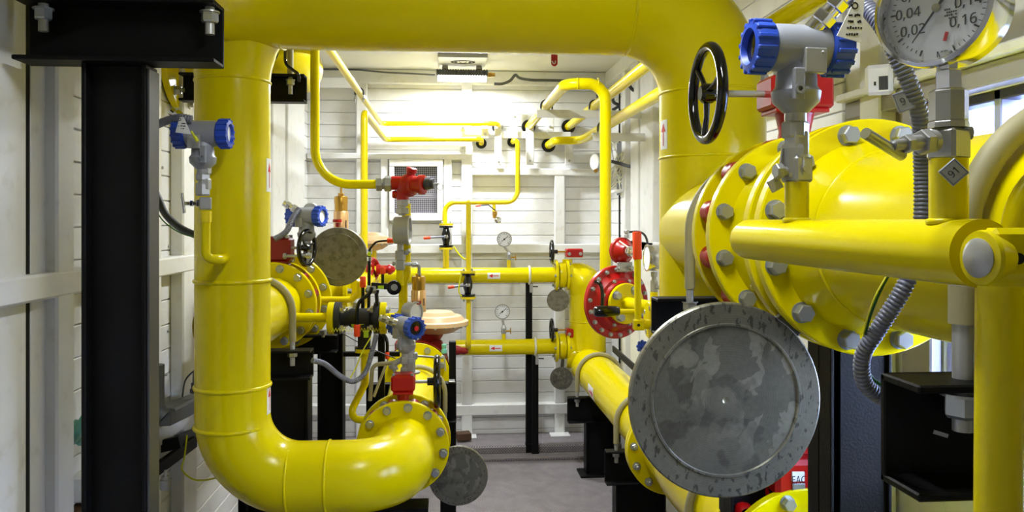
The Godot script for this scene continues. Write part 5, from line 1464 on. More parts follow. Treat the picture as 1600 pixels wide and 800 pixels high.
func near_manifold() -> void:
	var X := 0.451
	var P := func(px: float, py: float) -> Vector3: return at(px, py, dep(px, X))
	var y: float = P.call(1300, 382).y
	var t := thing("impulse_manifold", "yellow manifold tube with a rounded end crossing the foreground on the right", "pipe", Vector3(X, y, -0.9))
	var r := 0.0295
	var dl := dep(1170, X)
	var tail := dep(1535, X)
	part(t, "pipe_run", MB.new().tube([Vector3(X, y, -dl + 0.004), Vector3(X, y, -tail)], r, 40), "yellow")
	part(t, "end_cap", MB.new().lathe(along(Vector3(X, y, -dl + 0.006), Vector3.FORWARD), [Vector2(r, 0), Vector2(r * 0.96, 0.008), Vector2(r * 0.75, 0.016), Vector2(r * 0.4, 0.021), Vector2(0, 0.022)], 40, 0.0, TAU, 0.3), "yellow")
	# transmitter nipple
	var d1 := dep(1245, X)
	var n1: Vector3 = Vector3(X, 0, -d1)
	var Y1 := func(py: float) -> Vector3: return Vector3(X, at(1245, py, d1).y, -d1)
	part(t, "nipple", MB.new().tube([Vector3(X, y, -d1), Y1.call(284)], 0.0152, 24), "yellow")
	part(t, "weld_bead", MB.new().torus(Transform3D(Basis(), Vector3(X, y + r * 0.98, -d1)), 0.0152, 0.003, 24, 8), "yellow")
	var mm := mp(1245, d1)
	var nv := thing("needle_valve", "grey needle valve block under the near transmitter with a small square flag", "valve", Y1.call(285))
	part(nv, "block", MB.new().box(Y1.call(265), Vector3(0.030, 40 * mm, 0.030), Basis(Vector3.UP, 0.35), 0.003), "steel")
	part(nv, "hexagon", MB.new().facet(Transform3D(Basis(), Y1.call(244)), [Vector2(0, 0), Vector2(0.016, 0), Vector2(0.0165, 0.002), Vector2(0.0165, 36 * mm), Vector2(0.014, 38 * mm), Vector2(0, 38 * mm)]).lathe(Transform3D(Basis(), Y1.call(247)), [Vector2(0.017, 0), Vector2(0.017, 0.004)], 20), "steel")
	part(nv, "spindle", hexes(MB.new(), Y1.call(268) + Vector3(-0.012, 0, 0.005), Vector3(-1, 0, 0.1), [[-0.006, 0.01], [0.010, 0.010]]), "steel")
	part(nv, "flag", MB.new().box(at(1211, 288, d1), Vector3(0.017, 0.017, 0.003), Basis(Vector3.BACK, 0.5), 0.001).tube([at(1220, 262, d1), at(1213, 285, d1)], 0.0035, 8).tube([at(1223, 232, d1), at(1219, 262, d1)], 0.0018, 6), "steel")
	part(nv, "lock_screw", MB.new().lathe(along(Y1.call(264) + Vector3(0.004, 0, 0.016), Vector3(0.2, 0, 1)), [Vector2(0.005, 0), Vector2(0.005, 0.003), Vector2(0, 0.003)], 12), "steel")
	var hc := at(1249, 76, d1)
	hc.x = X
	hc.z = -d1
	var tr := transmitter("nearest transmitter, large in the upper right with blue end caps", hc, Vector3(-1, 0.02, 0.02), 0.82, 0.085, "screen_dark", Vector3(-0.55, 0.72, 0.35))
	# gauge nipple, valve and gauge
	var d2 := dep(1482, X)
	var Y2 := func(py: float) -> Vector3: return Vector3(X, at(1482, py, d2).y, -d2)
	var m2 := mp(1482, d2)
	part(t, "nipple", MB.new().tube([Vector3(X, y, -d2), Y2.call(248)], 28 * m2, 28), "yellow")
	part(t, "weld_bead", MB.new().torus(Transform3D(Basis(), Vector3(X, y + r * 0.92, -d2)), 28 * m2, 0.003, 28, 8), "yellow")
	var gv := thing("gauge_valve", "grey gauge valve block with a chrome tommy bar under the big gauge", "valve", Y2.call(250))
	part(gv, "block", MB.new().box(Y2.call(226), Vector3(52 * m2, 50 * m2, 46 * m2), Basis(Vector3.UP, 0.5), 0.003), "steel")
	part(gv, "hexagon", MB.new().facet(Transform3D(Basis(Vector3.UP, 0.3), Y2.call(200)), [Vector2(0, 0), Vector2(29 * m2, 0), Vector2(29 * m2, 8 * m2), Vector2(27 * m2, 10 * m2), Vector2(28 * m2, 12 * m2), Vector2(28 * m2, 56 * m2), Vector2(24 * m2, 60 * m2), Vector2(0, 60 * m2)], 8), "steel")
	part(gv, "neck", MB.new().facet(Transform3D(Basis(), Y2.call(142)), [Vector2(0, 0), Vector2(20 * m2, 0), Vector2(20 * m2, 30 * m2), Vector2(14 * m2, 34 * m2), Vector2(14 * m2, 60 * m2)], 6), "chrome")
	var tb := at(1398, 227, d2 - 0.02)
	part(gv, "spindle", hexes(MB.new(), Y2.call(222) + Vector3(-0.02, 0, 0.01), (tb - (Y2.call(222) + Vector3(-0.02, 0, 0.01))), [[-0.010, 0.006], [0.0115, 0.010], [-0.007, 0.010], [0.0085, 0.008], [-0.005, 0.012]]), "steel")
	part(gv, "tommy_bar", MB.new().tube([at(1352, 208, d2 - 0.035), at(1409, 243, d2 - 0.01)], 8.5 * m2, 18), "zinc")
	part(gv, "side_screw", hexes(MB.new(), at(1503, 208, d2), Vector3(1, 0, 0.2), [[-0.006, 0.008]]), "steel")
	big_gauge(at(1459, 11, d2 + 0.0), Y2.call(110), d2)
	# ball valve at the near end
	var db := dep(1540, X)
	var v := thing("ball_valve", "nearest yellow ball valve with a silver pin and a tall hanging handle", "valve", at(1545, 400, db))
	var mb := mp(1540, db)
	var bx := X - 0.026
	var bd := dep(1529, X - 0.037)
	var bc := Vector3(bx, at(1529, 403, bd).y, -bd)
	var bn := Vector3(-1, 0, 0.12)
	part(v, "eye_boss", MB.new().lathe(along(bc, bn), [Vector2(0, -0.012), Vector2(24 * mb, -0.012), Vector2(38 * mb, 0.004), Vector2(41 * mb, 0.008), Vector2(39 * mb, 0.011), Vector2(28 * mb, 0.012), Vector2(27 * mb, 0.009), Vector2(0, 0.009)], 36), "yellow")
	part(v, "pin", MB.new().lathe(along(bc + bn * 0.011, bn), [Vector2(28 * mb, 0), Vector2(29 * mb, 0.002), Vector2(20 * mb, 0.005), Vector2(0, 0.006)], 28, 0.0, TAU, 0.3), "steel")
	var dy := 0.592
	var my := mp(1580, dy)
	var yb := Basis(Vector3.UP, -0.12)
	part(v, "yoke", MB.new().box(at(1588, 396, dy + 0.012), Vector3(96 * my, 82 * my, 0.022), yb, 0.005), "yellow")
	part(v, "yoke_hole", MB.new().lathe(along(at(1590, 404, dy - 0.002), Vector3(-0.12, 0, 1)), [Vector2(9 * my, 0), Vector2(9 * my, 0.002), Vector2(0, 0.002)], 16), "gap")
	part(v, "handle", MB.new().tube([at(1562, 425, db), at(1559, 900, db)], 34 * mb, 28), "yellow")
	part(v, "handle_collar", MB.new().lathe(along(at(1562, 446, db), Vector3.UP), [Vector2(35 * mb, 0), Vector2(41 * mb, 8 * mb), Vector2(44 * mb, 16 * mb), Vector2(44 * mb, 30 * mb)], 28), "yellow")
	var fl := MB.new().torus(along(at(1672, 372, db + 0.02), Vector3(0.2, 0, 1)), 118 * mb, 18 * mb, 56, 14)
	part(v, "flange_rim", fl, "yellow")
	# ribbed conduit running down behind the manifold
	var cp := [at(1318, 0, 1.02), at(1345, 4, 1.02), at(1378, 40, 0.98), at(1402, 90, 0.97), at(1424, 140, 0.97), at(1438, 190, 0.98), at(1441, 260, 1.0), at(1441, 340, 1.0), at(1430, 400, 1.0), at(1412, 450, 1.0), at(1372, 515, 1.02), at(1348, 556, 1.04), at(1352, 600, 1.05), at(1388, 628, 1.06)]
	single("flex_conduit", flex(curve(cp, 120), 0.0112, 0.0056, 14), "conduit", "long ribbed grey conduit looping down behind the near gauge and manifold", "conduit", cp[7])
	var gw := [at(1388, 430, 1.0), at(1368, 470, 1.0), at(1352, 520, 1.03), at(1350, 560, 1.06), at(1362, 590, 1.07), at(1384, 605, 1.07)]
	single("earthing_wire", MB.new().tube(curve(gw, 30), 0.0022, 8), "green_wire", "green earthing wire beside the long ribbed conduit", "wire", gw[2])
	single("earthing_wire", MB.new().tube(curve([gw[0] + Vector3(-0.003, 0, 0.002), gw[1] + Vector3(-0.004, 0, 0.002), gw[2] + Vector3(-0.003, 0, 0.002), gw[3] + Vector3(-0.003, 0, 0.003)], 30), 0.0012, 6), "yellow_wire", "yellow stripe strand of the wire beside the long ribbed conduit", "wire", gw[1])
	# tags
	hang_tag("white handwritten tag hanging beside the nearest transmitter", [at(1335, 0, 0.95), at(1350, 0, 0.95), at(1345, 67, 0.95), at(1307, 56, 0.95)], 4, 0.95)
	for q in [[1415, 157, 0.97, "small square metal tag on the ribbed conduit beside the motion sensor", 0.35], [1490, 269, 0.655, "square metal tag hanging below the gauge valve block", 0.75]]:
		var c := at(q[0], q[1], q[2])
		var s: float = 32 * mp(q[0], q[2])
		var tg := thing("metal_tag", q[3], "tag", c)
		var bs := Basis(Vector3.UP, -0.3) * Basis(Vector3.BACK, q[4])
		part(tg, "plate", MB.new().box(c, Vector3(s, s, 0.0018), bs, 0.0006), "zinc")
		part(tg, "raised_rim", MB.new().box(c + bs * Vector3(0, s * 0.44, 0.001), Vector3(s * 0.95, s * 0.06, 0.001), bs).box(c + bs * Vector3(0, -s * 0.44, 0.001), Vector3(s * 0.95, s * 0.06, 0.001), bs).box(c + bs * Vector3(s * 0.44, 0, 0.001), Vector3(s * 0.06, s * 0.95, 0.001), bs).box(c + bs * Vector3(-s * 0.44, 0, 0.001), Vector3(s * 0.06, s * 0.95, 0.001), bs), "conduit")
		letters(tg, "stamp", "91", Transform3D(bs, c + bs * Vector3(0, 0, 0.0012)), s * 0.36, "steel_dark")

func big_gauge(c: Vector3, foot: Vector3, d: float) -> void:
	var n := Vector3(-0.86, 0, 0.50).normalized()
	var t := thing("pressure_gauge", "largest pressure gauge, cut by the top edge at the upper right", "pressure gauge", foot)
	var R := 94 * mp(1459, d)
	var xf := facing(c, n)
	var ya := along(c, n)
	part(t, "case", MB.new().lathe(along(c - n * 0.042, n), [Vector2(0, 0), Vector2(R * 0.9, 0), Vector2(R * 0.95, 0.004), Vector2(R * 0.95, 0.034), Vector2(R * 1.0, 0.036), Vector2(R * 1.01, 0.042), Vector2(R * 0.99, 0.047), Vector2(R * 0.93, 0.049), Vector2(R * 0.89, 0.046), Vector2(R * 0.87, 0.036)], 72), "chrome")
	part(t, "dial", MB.new().lathe(along(c - n * 0.007, n), [Vector2(R * 0.88, 0), Vector2(0, 0.0005)], 56), "dial")
	var z0 := 0.0 - 0.006
	var W := func(x: float, y: float, z := 0.0) -> Vector3: return xf * Vector3(x * R, y * R, z0 + z)
	var m := MB.new()
	# scale: 0 at lower left, full at lower right
	for i in 46:
		var a := deg_to_rad(-159.0 + 318.0 * i / 45.0)
		var big := i % 5 == 0
		var rr := 0.76
		m.box(W.call(sin(a) * rr, cos(a) * rr), Vector3(R * (0.028 if big else 0.012), R * (0.10 if big else 0.05), 0.0004), xf.basis * Basis(Vector3.BACK, -a), 0.0)
	part(t, "scale_marks", m, "ink")
	var labels := [["0", 0.0], ["0,02", 1.0], ["0,04", 2.0], ["0,06", 3.0], ["0,08", 4.0], ["0,10", 5.0], ["0,12", 6.0], ["0,14", 7.0], ["0,16", 8.0]]
	for q in labels:
		if q[0] == "0": continue
		var a := deg_to_rad(-159.0 + 35.3 * q[1])
		letters(t, "numeral", q[0], Transform3D(xf.basis, W.call(sin(a) * 0.50, cos(a) * 0.52)), R * 0.17, "ink")
	letters(t, "numeral", "MPa", Transform3D(xf.basis, W.call(0.12, -0.78)), R * 0.10, "ink")
	letters(t, "k_reflection", "K", Transform3D(xf.basis, W.call(0.30, -0.60)), R * 0.17, "paper")  # white reflection on the gauge, painted as a letter K
	part(t, "red_mark", MB.new().box(W.call(0.14, -0.50), Vector3(R * 0.055, R * 0.15, 0.0004), xf.basis * Basis(Vector3.BACK, -0.25), 0.0), "print_red")
	var md := MB.new()
	for i in 4:
		for k in 6:
			if rng.randf() < 0.2: continue
			md.box(W.call(0.13 + k * 0.035, -0.06 - i * 0.05), Vector3(R * 0.024, R * rng.randf_range(0.016, 0.032), 0.0004), xf.basis, 0.0)
	part(t, "small_print", md, "ink")
	var na := deg_to_rad(-141.0)
	var dir := Vector2(sin(na), cos(na))
	var nm := MB.new()
	nm.prism(Transform3D(xf.basis * Basis(Vector3.BACK, -na), W.call(0, 0, 0.001)), [Vector2(-R * 0.03, -R * 0.28), Vector2(R * 0.03, -R * 0.28), Vector2(R * 0.018, R * 0.1), Vector2(R * 0.006, R * 0.66), Vector2(-R * 0.006, R * 0.66), Vector2(-R * 0.018, R * 0.1)], 0.0006)
	part(t, "needle", nm, "ink")
	part(t, "pivot", MB.new().lathe(along(W.call(0, 0, 0.001), n), [Vector2(R * 0.075, 0), Vector2(R * 0.07, 0.002), Vector2(0, 0.0025)], 18), "sleeve")
	part(t, "glass", MB.new().lathe(along(c + n * 0.002, n), [Vector2(R * 0.89, 0), Vector2(0, 0.0001)], 56), "pane")
	part(t, "socket", MB.new().tube([c + Vector3(0, -R * 0.9, 0) - n * 0.02, Vector3(foot.x, foot.y - 0.004, foot.z)], R * 0.15, 16), "steel")

func supports() -> void:
	var bk := Vector3.BACK
	# left front: I post with a channel on top that carries the header run
	var zw := -1.90
	var x0 := at(45, 0, 1.9).x
	var x1 := at(337, 0, 1.84).x
	var yt0 := yt - 0.163 - 0.022
	part_pad(Vector3(-0.70, yt0 + 0.011, -1.86))
	var t := thing("pipe_stand", "tall black steel stand at the left with a channel across its top", "stand", Vector3((x0 + x1) / 2, 0, zw))
	var hh := yt0 - at(180, 99, 1.86).y
	channel(t, "cross_channel", x0, x1, yt0, hh, zw, 0.085, 0.010)
	i_post(t, "post", at(128, 300, 1.86).x, at(229, 300, 1.86).x, 0.0, yt0 - hh, -1.855, 0.072, 0.010)
	part(t, "post_lit_side", MB.new().box(Vector3(at(231, 300, 1.86).x, (yt0 - hh) / 2, -1.892), Vector3(0.006, yt0 - hh - 0.02, 0.062)), "steel_dark")  # grey strip paints the lit right side of the black post
	u_bolt("big u bolt round the header above the left stand's channel", Vector3(-0.72, yt, -1.865), bk, 0.181, 0.0105, 0.163 + 0.034, "sleeve", 0.6, 0.06)
	# left middle bracket under the branch
	var cb := at(425, 478, 3.1)
	u_bolt("u bolt with a grey sleeve round the branch pipe beside the riser", Vector3(cb.x, cb.y, -2.86), bk, 0.122, 0.009, 0.125, "sleeve", 0.8, 0.06)
	var t2 := thing("pipe_stand", "short black stand beside the riser whose channel holds the branch pipe", "stand", Vector3(cb.x, 0, -2.9))
	var yc := cb.y - 0.128
	channel(t2, "cross_channel", cb.x - 0.19, at(487, 550, 2.85).x, yc, yc - at(470, 592, 2.85).y, -2.885, 0.07)
	i_post(t2, "post", cb.x - 0.065, at(486, 650, 2.85).x - 0.012, 0.0, at(470, 592, 2.85).y, -2.86, 0.09)
	# second post behind it
	var t3 := thing("pipe_stand", "black stand behind the short one with a bolted cross channel", "stand", at(515, 520, 3.3))
	var ya := at(500, 522, 3.3).y
	channel(t3, "cross_channel", cb.x - 0.15, at(527, 520, 3.3).x, ya, ya - at(500, 551, 3.3).y, -3.32, 0.07)
	i_post(t3, "post", at(494, 600, 3.3).x, at(534, 600, 3.3).x, 0.0, ya, -3.33, 0.09)
	share(t3, "bolt", stud_mesh(0.024), "zinc", along(at(505, 516, 3.26), Vector3.DOWN))
	part(t3, "tie_beam", beam(MB.new(), at(530, 553, 3.36), at(625, 553, 3.36), 0.02, 0.02), "black")
	var t4 := thing("pipe_stand", "slim black stand in the middle under the valve levers", "stand", at(596, 600, 3.35))
	part(t4, "post", MB.new().box(Vector3(at(596, 600, 3.35).x, at(596, 520, 3.35).y / 2, -3.35), Vector3(0.028, at(596, 520, 3.35).y, 0.03), Basis(), 0.003), "black")
	part(t4, "foot_plate", MB.new().box(Vector3(at(596, 600, 3.35).x, 0.005, -3.35), Vector3(0.09, 0.01, 0.09)), "black")
	var t5 := thing("pipe_stand", "black stand with a stepped bracket right of the red regulator", "stand", at(706, 600, 3.7))
	part(t5, "post", MB.new().box(Vector3(at(707, 600, 3.7).x, at(707, 533, 3.7).y / 2, -3.7), Vector3(11 * mp(707, 3.7), at(707, 533, 3.7).y, 0.04), Basis(), 0.003), "black")
	var yk := at(690, 596, 3.66).y
	channel(t5, "cross_channel", c_x(683, 3.66) - 0.32, c_x(713, 3.66), yk, yk - at(700, 658, 3.66).y, -3.66, 0.05, 0.008)
	part(t5, "bolt_plate", MB.new().box(at(706, 595, 3.62), Vector3(0.026, 0.006, 0.05)), "steel")
	part(t5, "foot_plate", MB.new().box(Vector3(at(707, 600, 3.7).x, 0.005, -3.7), Vector3(0.1, 0.01, 0.1)), "black")
	part(t5, "lower_post", MB.new().box(Vector3(at(700, 600, 3.64).x, at(700, 658, 3.64).y / 2, -3.66), Vector3(24 * mp(700, 3.64), at(700, 658, 3.64).y, 0.05), Basis(), 0.003), "black")
	# post under the lower valve
	var t6 := thing("pipe_stand", "black stand below the riser's lower bend", "stand", at(530, 760, 2.5))
	var yl := at(530, 742, 2.5).y - 0.111
	i_post(t6, "post", at(575, 790, 2.6).x, at(660, 790, 2.6).x, 0.0, yl - 0.06, -2.62, 0.09)
	part(t6, "saddle_plate", MB.new().box(Vector3(at(620, 790, 2.6).x, yl - 0.05, -2.66), Vector3(0.2, 0.02, 0.1)), "black")
	i_post(t6, "post", at(365, 800, 2.55).x, at(445, 800, 2.55).x, 0.0, at(400, 770, 2.7).y, -2.70, 0.09)
	var b2 := at(712, 748, 2.86)
	disc_blind("spectacle_blind", "grey round blind hanging low beside the lower valve in the middle", Vector3(at(716, 748, 2.8).x, at(716, 748, 2.8).y, -2.835), bk, 47 * mp(716, 2.8), 0.014, Vector3(at(629, 703, 2.76).x, at(629, 703, 2.76).y, -2.835))
	# upper left bracket and the pipe through the left wall
	var p := at(415, 80, 3.05)
	var tp := thing("inlet_pipe", "yellow flanged pipe entering through the left wall high behind the riser", "pipe", Vector3(-0.8, p.y, p.z))
	var xc := at(436, 80, 3.05).x
	part(tp, "pipe_run", MB.new().tube(route([Vector3(WL + 0.012, p.y, p.z), Vector3(xc, p.y, p.z), Vector3(xc, p.y, p.z - 0.35)], 0.14, 12), 0.109, 40), "yellow")
	var fx := at(287, 100, 3.05).x
	flange(tp, Vector3(fx - 0.024, p.y, p.z), Vector3.LEFT, 0.1, 0.24, 0.024, 12, 0.208, 0.028)
	part(tp, "gasket", MB.new().lathe(along(Vector3(fx - 0.026, p.y, p.z), Vector3.RIGHT), [Vector2(0.1, 0), Vector2(0.225, 0), Vector2(0.225, 0.01), Vector2(0.1, 0.01)], 40), "gap")
	flange(tp, Vector3(fx - 0.014, p.y, p.z), Vector3.RIGHT, 0.1, 0.24, 0.024, 12, 0.208, 0.028, 0.1, true)
	var t7 := thing("wall_bracket", "black bracket high behind the riser holding the inlet pipe", "bracket", at(448, 140, 3.0))
	var yq := p.y - 0.113
	channel(t7, "cross_channel", WL + 0.06, at(477, 140, 2.9).x, yq, yq - at(448, 160, 2.9).y, -2.93, 0.06)
	u_bolt("u bolt round the inlet pipe on the upper left bracket", Vector3(at(455, 100, 2.92).x - 0.125, p.y, -2.905), bk, 0.125, 0.008, 0.122, "sleeve", 0.9, 0.06)
	# brackets of the low pipe on the right
	var lx := at(918, 400, 5.4).x
	var k := 0
	for q in [[902, 628, 668, 4.95, 887, 915], [963, 712, 765, 3.85, 946, 961]]:
		var d: float = dep(q[0], lx - 0.139)
		u_bolt(["u bolt over the low pipe at the further of its two black stands", "u bolt over the low pipe at the nearer of its two black stands"][k], Vector3(lx, 0.621, -d), bk, 0.139, 0.010, 0.128, "sleeve", 0.75, 0.06)
		var s := thing("pipe_stand", ["further black stand under the low pipe on the right", "nearer black stand under the low pipe on the right"][k], "stand", Vector3(lx, 0, -d))
		var ytop := 0.621 - 0.128
		var hb: float = (q[2] - q[1]) * mp(q[0], d - 0.04)
		channel(s, "cross_channel", lx - 0.139 - (q[0] - q[4]) * mp(q[0], d), lx + 0.2, ytop, hb, -d - 0.02, 0.06)
		i_post(s, "post", at(q[5], 700, d).x, lx + 0.10, 0.0, ytop - hb, -d + 0.02, 0.09)
		k += 1
	u_bolt("nearest u bolt over the low pipe at the bottom edge", Vector3(lx, 0.659, -2.52), bk, 0.178, 0.010, 0.17, "sleeve", 0.8, 0.05)
	# bracket of the high pipe behind the disc
	var t8 := thing("pipe_stand", "black stand behind the big round blind holding the high pipe's branch", "stand", Vector3(AX, 0, -2.1))
	var y8 := yh - 0.163 - 0.010
	channel(t8, "cross_channel", at(1026, 480, 2.08).x, AX + 0.25, y8, 0.10, -2.13, 0.07)
	i_post(t8, "post", AX - 0.06, AX + 0.06, 0.0, y8 - 0.10, -2.10, 0.10)
	u_bolt("u bolt leg rising left of the red lugs to clasp the high pipe", Vector3(AX, yh, -dep(1078, AX - 0.185)), bk, 0.185, 0.010, 0.172, "sleeve", 0.85, 0.05)
	# post under the high pipe between the flanges
	var t9 := thing("pipe_stand", "broad black post under the high pipe behind the near bracket", "stand", Vector3(AX, 0, -1.68))
	var a0 := at(1291, 700, 1.66).x
	var a1 := at(1386, 700, 1.66).x
	i_post(t9, "post", a0, a1, 0.0, yh - 0.166, -1.64, 0.11)
	part(t9, "face_plate", MB.new().box(Vector3((a0 + a1) / 2 + 0.01, (yh - 0.17) / 2, -1.652), Vector3(a1 - a0 - 0.03, yh - 0.17, 0.006)), "black")
	# near bracket
	var dn := dep(1505, AX - 0.185)
	var t10 := thing("pipe_stand", "nearest black channel stand at the lower right with a big threaded bolt", "stand", Vector3(AX, 0, -dn))
	var yn := at(1440, 592, dn).y
	channel(t10, "cross_channel", at(1392, 690, dn + 0.02).x, AX + 0.3, yn, 172 * mp(1400, dn + 0.02), -dn - 0.035, 0.085, 0.010)
	part(t10, "post", MB.new().box(Vector3(AX + 0.03, (yn - 0.145) / 2, -dn - 0.03), Vector3(0.12, yn - 0.145, 0.1), Basis(), 0.004), "black")
	part(t10, "foot_plate", MB.new().box(Vector3(AX + 0.03, 0.006, -dn - 0.03), Vector3(0.2, 0.012, 0.2)), "black")
	part(t10, "scratch", MB.new().box(at(1470, 678, dn + 0.029), Vector3(0.020, 0.005, 0.001), Basis(Vector3.BACK, -0.3), 0.0), "zinc")
	u_bolt("thick u bolt with a beige sleeve over the near pipe at the right edge", Vector3(AX, yh, -dn), bk, 0.185, 0.0125, yh - yn + 0.010, "sleeve", 0.55, 0.055)

func part_pad(c: Vector3) -> void:
	single("saddle_pad", MB.new().box(c, Vector3(0.2, 0.022, 0.08), Basis(), 0.002), "rubber", "rubber pad between the header and the tall left stand", "pad", c)

func c_x(px: float, d: float) -> float:
	return at(px, 400, d).x

func small_things() -> void:
	# left transmitter on the riser
	transmitter("transmitter with blue caps and an oval window on the yellow riser at the left", at(317, 209, 2.25), Vector3(1, 0, 0.05), 0.95, 0.07, "dial", Vector3(-0.75, 0.55, 0.1))
	var d := 2.25
	var nv := thing("needle_valve", "grey needle valve with a chrome tommy bar below the riser's transmitter", "valve", at(321, 318, d))
	part(nv, "union", hexes(MB.new(), at(320, 303, d), Vector3.UP, [[-0.012, 0.012], [0.017, 0.03], [-0.013, 0.012], [0.017, 0.026]]), "steel")
	part(nv, "block", MB.new().box(at(321, 318, d), Vector3(0.032, 0.034, 0.030), Basis(Vector3.UP, 0.3), 0.003), "steel")
	part(nv, "spindle", hexes(MB.new(), at(315, 318, d), Vector3(-1, 0, 0.15), [[0.010, 0.014], [-0.006, 0.008], [0.008, 0.008], [-0.005, 0.014]]), "chrome")
	part(nv, "tommy_bar", MB.new().tube([at(284, 302, d - 0.03), at(288, 333, d - 0.03)], 0.0045, 12), "chrome")
	hang_tag("white handwritten tag hanging from the conduit at the riser's transmitter", [at(281, 183, 2.18), at(287, 183, 2.18), at(299, 210, 2.18), at(274, 207, 2.18)], 3, 2.18)
	single("tag_seal", MB.new().tube([at(299, 205, 2.19), at(305, 215, 2.19)], 0.0028, 8).tube([at(304, 213, 2.19), at(309, 221, 2.19)], 0.0045, 8), "yellow_wire", "yellow cable seal beside the riser's transmitter", "seal", at(303, 212, 2.19))
	single("flex_conduit", flex(curve([at(300, 187, 2.22), at(285, 184, 2.22), at(266, 187, 2.24), at(245, 195, 2.28), at(228, 205, 2.32)], 40), 0.0115, 0.0065), "conduit", "ribbed grey conduit leaving the riser's transmitter to the left", "conduit", at(266, 187, 2.24))
	single("cable_hose", MB.new().tube(curve([at(238, 290, 2.6), at(248, 312, 2.6), at(259, 335, 2.6), at(280, 355, 2.6), at(305, 367, 2.6), at(330, 374, 2.6)], 30), 0.0115, 14), "conduit_dark", "dark cable hose swinging behind the tall black stand towards the riser", "hose", at(259, 335, 2.6))
	single("earthing_wire", MB.new().tube(curve([at(240, 322, 2.57), at(255, 345, 2.57), at(280, 363, 2.57), at(308, 372, 2.57)], 24), 0.002, 6), "green_wire", "green wire below the dark cable hose at the left", "wire", at(255, 345, 2.57))
	single("lead", MB.new().tube(curve([at(447, 60, 2.85), at(446, 96, 2.85), at(456, 108, 2.84), at(466, 116, 2.84), at(467, 127, 2.86)], 24), 0.0055, 10), "black_gloss", "black cable bending over the upper left bracket behind the riser", "cable", at(456, 108, 2.84))
	single("lead", MB.new().tube(curve([at(434, 60, 2.85), at(433, 84, 2.85), at(427, 95, 2.85), at(418, 102, 2.85)], 16), 0.0045, 8), "black_gloss", "short black cable crossing the inlet pipe behind the riser", "cable", at(427, 95, 2.85))
	# cable tray at the left wall
	var ct := thing("cable_tray", "grey metal cable tray bending along the left wall", "cable tray", at(255, 640, 2.6))
	var m := beam(MB.new(), at(252, 652, 2.55), at(330, 618, 3.3), 0.06, 0.055, 0.004)
	part(ct, "channel", m, "tray")
	part(ct, "lid", beam(MB.new(), at(262, 641, 2.57), at(330, 607, 3.3), 0.045, 0.01, 0.003), "conduit")
	part(ct, "riser", MB.new().tube(curve([at(243, 570, 2.55), at(243, 615, 2.55), at(246, 640, 2.55), at(256, 652, 2.55)], 16), 0.026, 16), "tray")
	for q in [[[at(240, 700, 2.75), at(282, 690, 2.75)], "short black angle under the grey cable tray"], [[at(236, 740, 2.6), at(304, 690, 2.95)], "long black angle sloping below the grey cable tray"], [[at(276, 690, 2.8), at(320, 672, 3.2)], "black angle running back below the grey cable tray"]]:
		single("tray_bracket", beam(MB.new(), q[0][0], q[0][1], 0.02, 0.04), "black", q[1], "bracket", (q[0][0] + q[0][1]) / 2)
	single("tray_bolt", hexes(MB.new(), at(259, 764, 2.62), Vector3.UP, [[-0.018, 0.03], [0.014, 0.01], [-0.005, 0.02]]), "steel", "grey bolt cap under the long black angle at the left", "bolt", at(259, 756, 2.62))
	single("lead", MB.new().tube(curve([at(285, 620, 2.9), at(289, 596, 2.9), at(300, 582, 2.9), at(316, 572, 2.9)], 16), 0.003, 8), "conduit_dark", "thin dark lead curving out of the grey cable tray", "wire", at(289, 596, 2.9))
	single("lead", MB.new().tube(curve([at(292, 680, 2.8), at(288, 715, 2.8), at(284, 733, 2.8), at(300, 748, 2.75), at(320, 750, 2.7), at(345, 745, 2.6)], 24), 0.003, 8), "yellow_wire", "thin yellow green lead looping below the black angles", "wire", at(300, 748, 2.75))
	var fl := thing("cable_clip", "dark cable gland standing on the grey cable tray", "gland", at(305, 605, 2.95))
	part(fl, "gland", hexes(MB.new(), at(305, 614, 2.95), Vector3.UP, [[0.018, 0.016], [-0.014, 0.02]]), "conduit_dark")
	part(fl, "hose", MB.new().tube(curve([at(306, 603, 2.95), at(306, 585, 2.95), at(311, 573, 2.95), at(322, 568, 2.95)], 12), 0.011, 12), "conduit_dark")
	var film := thing("plastic_film", "pale green plastic film bundle half hidden behind the tall black stand", "plastic film", at(120, 660, 2.15))
	part(film, "film", MB.new().ball(at(126, 668, 2.18), 0.03, 10, Vector3(0.3, 1.6, 1.2), Basis(Vector3.BACK, -0.35)).ball(at(122, 676, 2.2), 0.024, 9, Vector3(0.35, 1.5, 1.2), Basis(Vector3.BACK, 0.2)), "teal_film")
	single("cardboard_box", MB.new().box(Vector3(at(118, 740, 2.25).x, 0.42, -2.22), Vector3(0.08, 0.84, 0.14), Basis(), 0.004), "wood", "brown box standing behind the tall black stand below the plastic film", "box", Vector3(at(118, 740, 2.25).x, 0.0, -2.22))
	# flanged ball valves before the far wall
	var dv := 5.66
	ball_valve("black flanged ball valve with an orange tipped lever under the curved service pipe", at(697, 350, dv), at(697, 389, dv), at(662, 372, dv - 0.05), 0.0)
	ball_valve("black flanged ball valve with an orange tipped lever in front of the upper cross pipe", at(731, 424, 5.25), at(731, 466, 5.25), at(700, 449, 5.2), 0.0)
	var vp := thing("drop_pipe", "straight yellow drop pipe from the service pipe to the lower black ball valve", "pipe", at(732, 430, 5.25))
	part(vp, "pipe_run", MB.new().tube([at(732, 316, 5.25), at(732, 424, 5.25)], 0.0168, 18), "yellow_small")
	part(vp, "bend", MB.new().tube([at(732, 317, 5.25), at(732, 317, 5.66)], 0.0168, 14), "yellow_small")
	var vq := thing("drop_pipe", "yellow pipe from the lower black ball valve down to the lower cross pipe", "pipe", at(733, 540, 5.25))
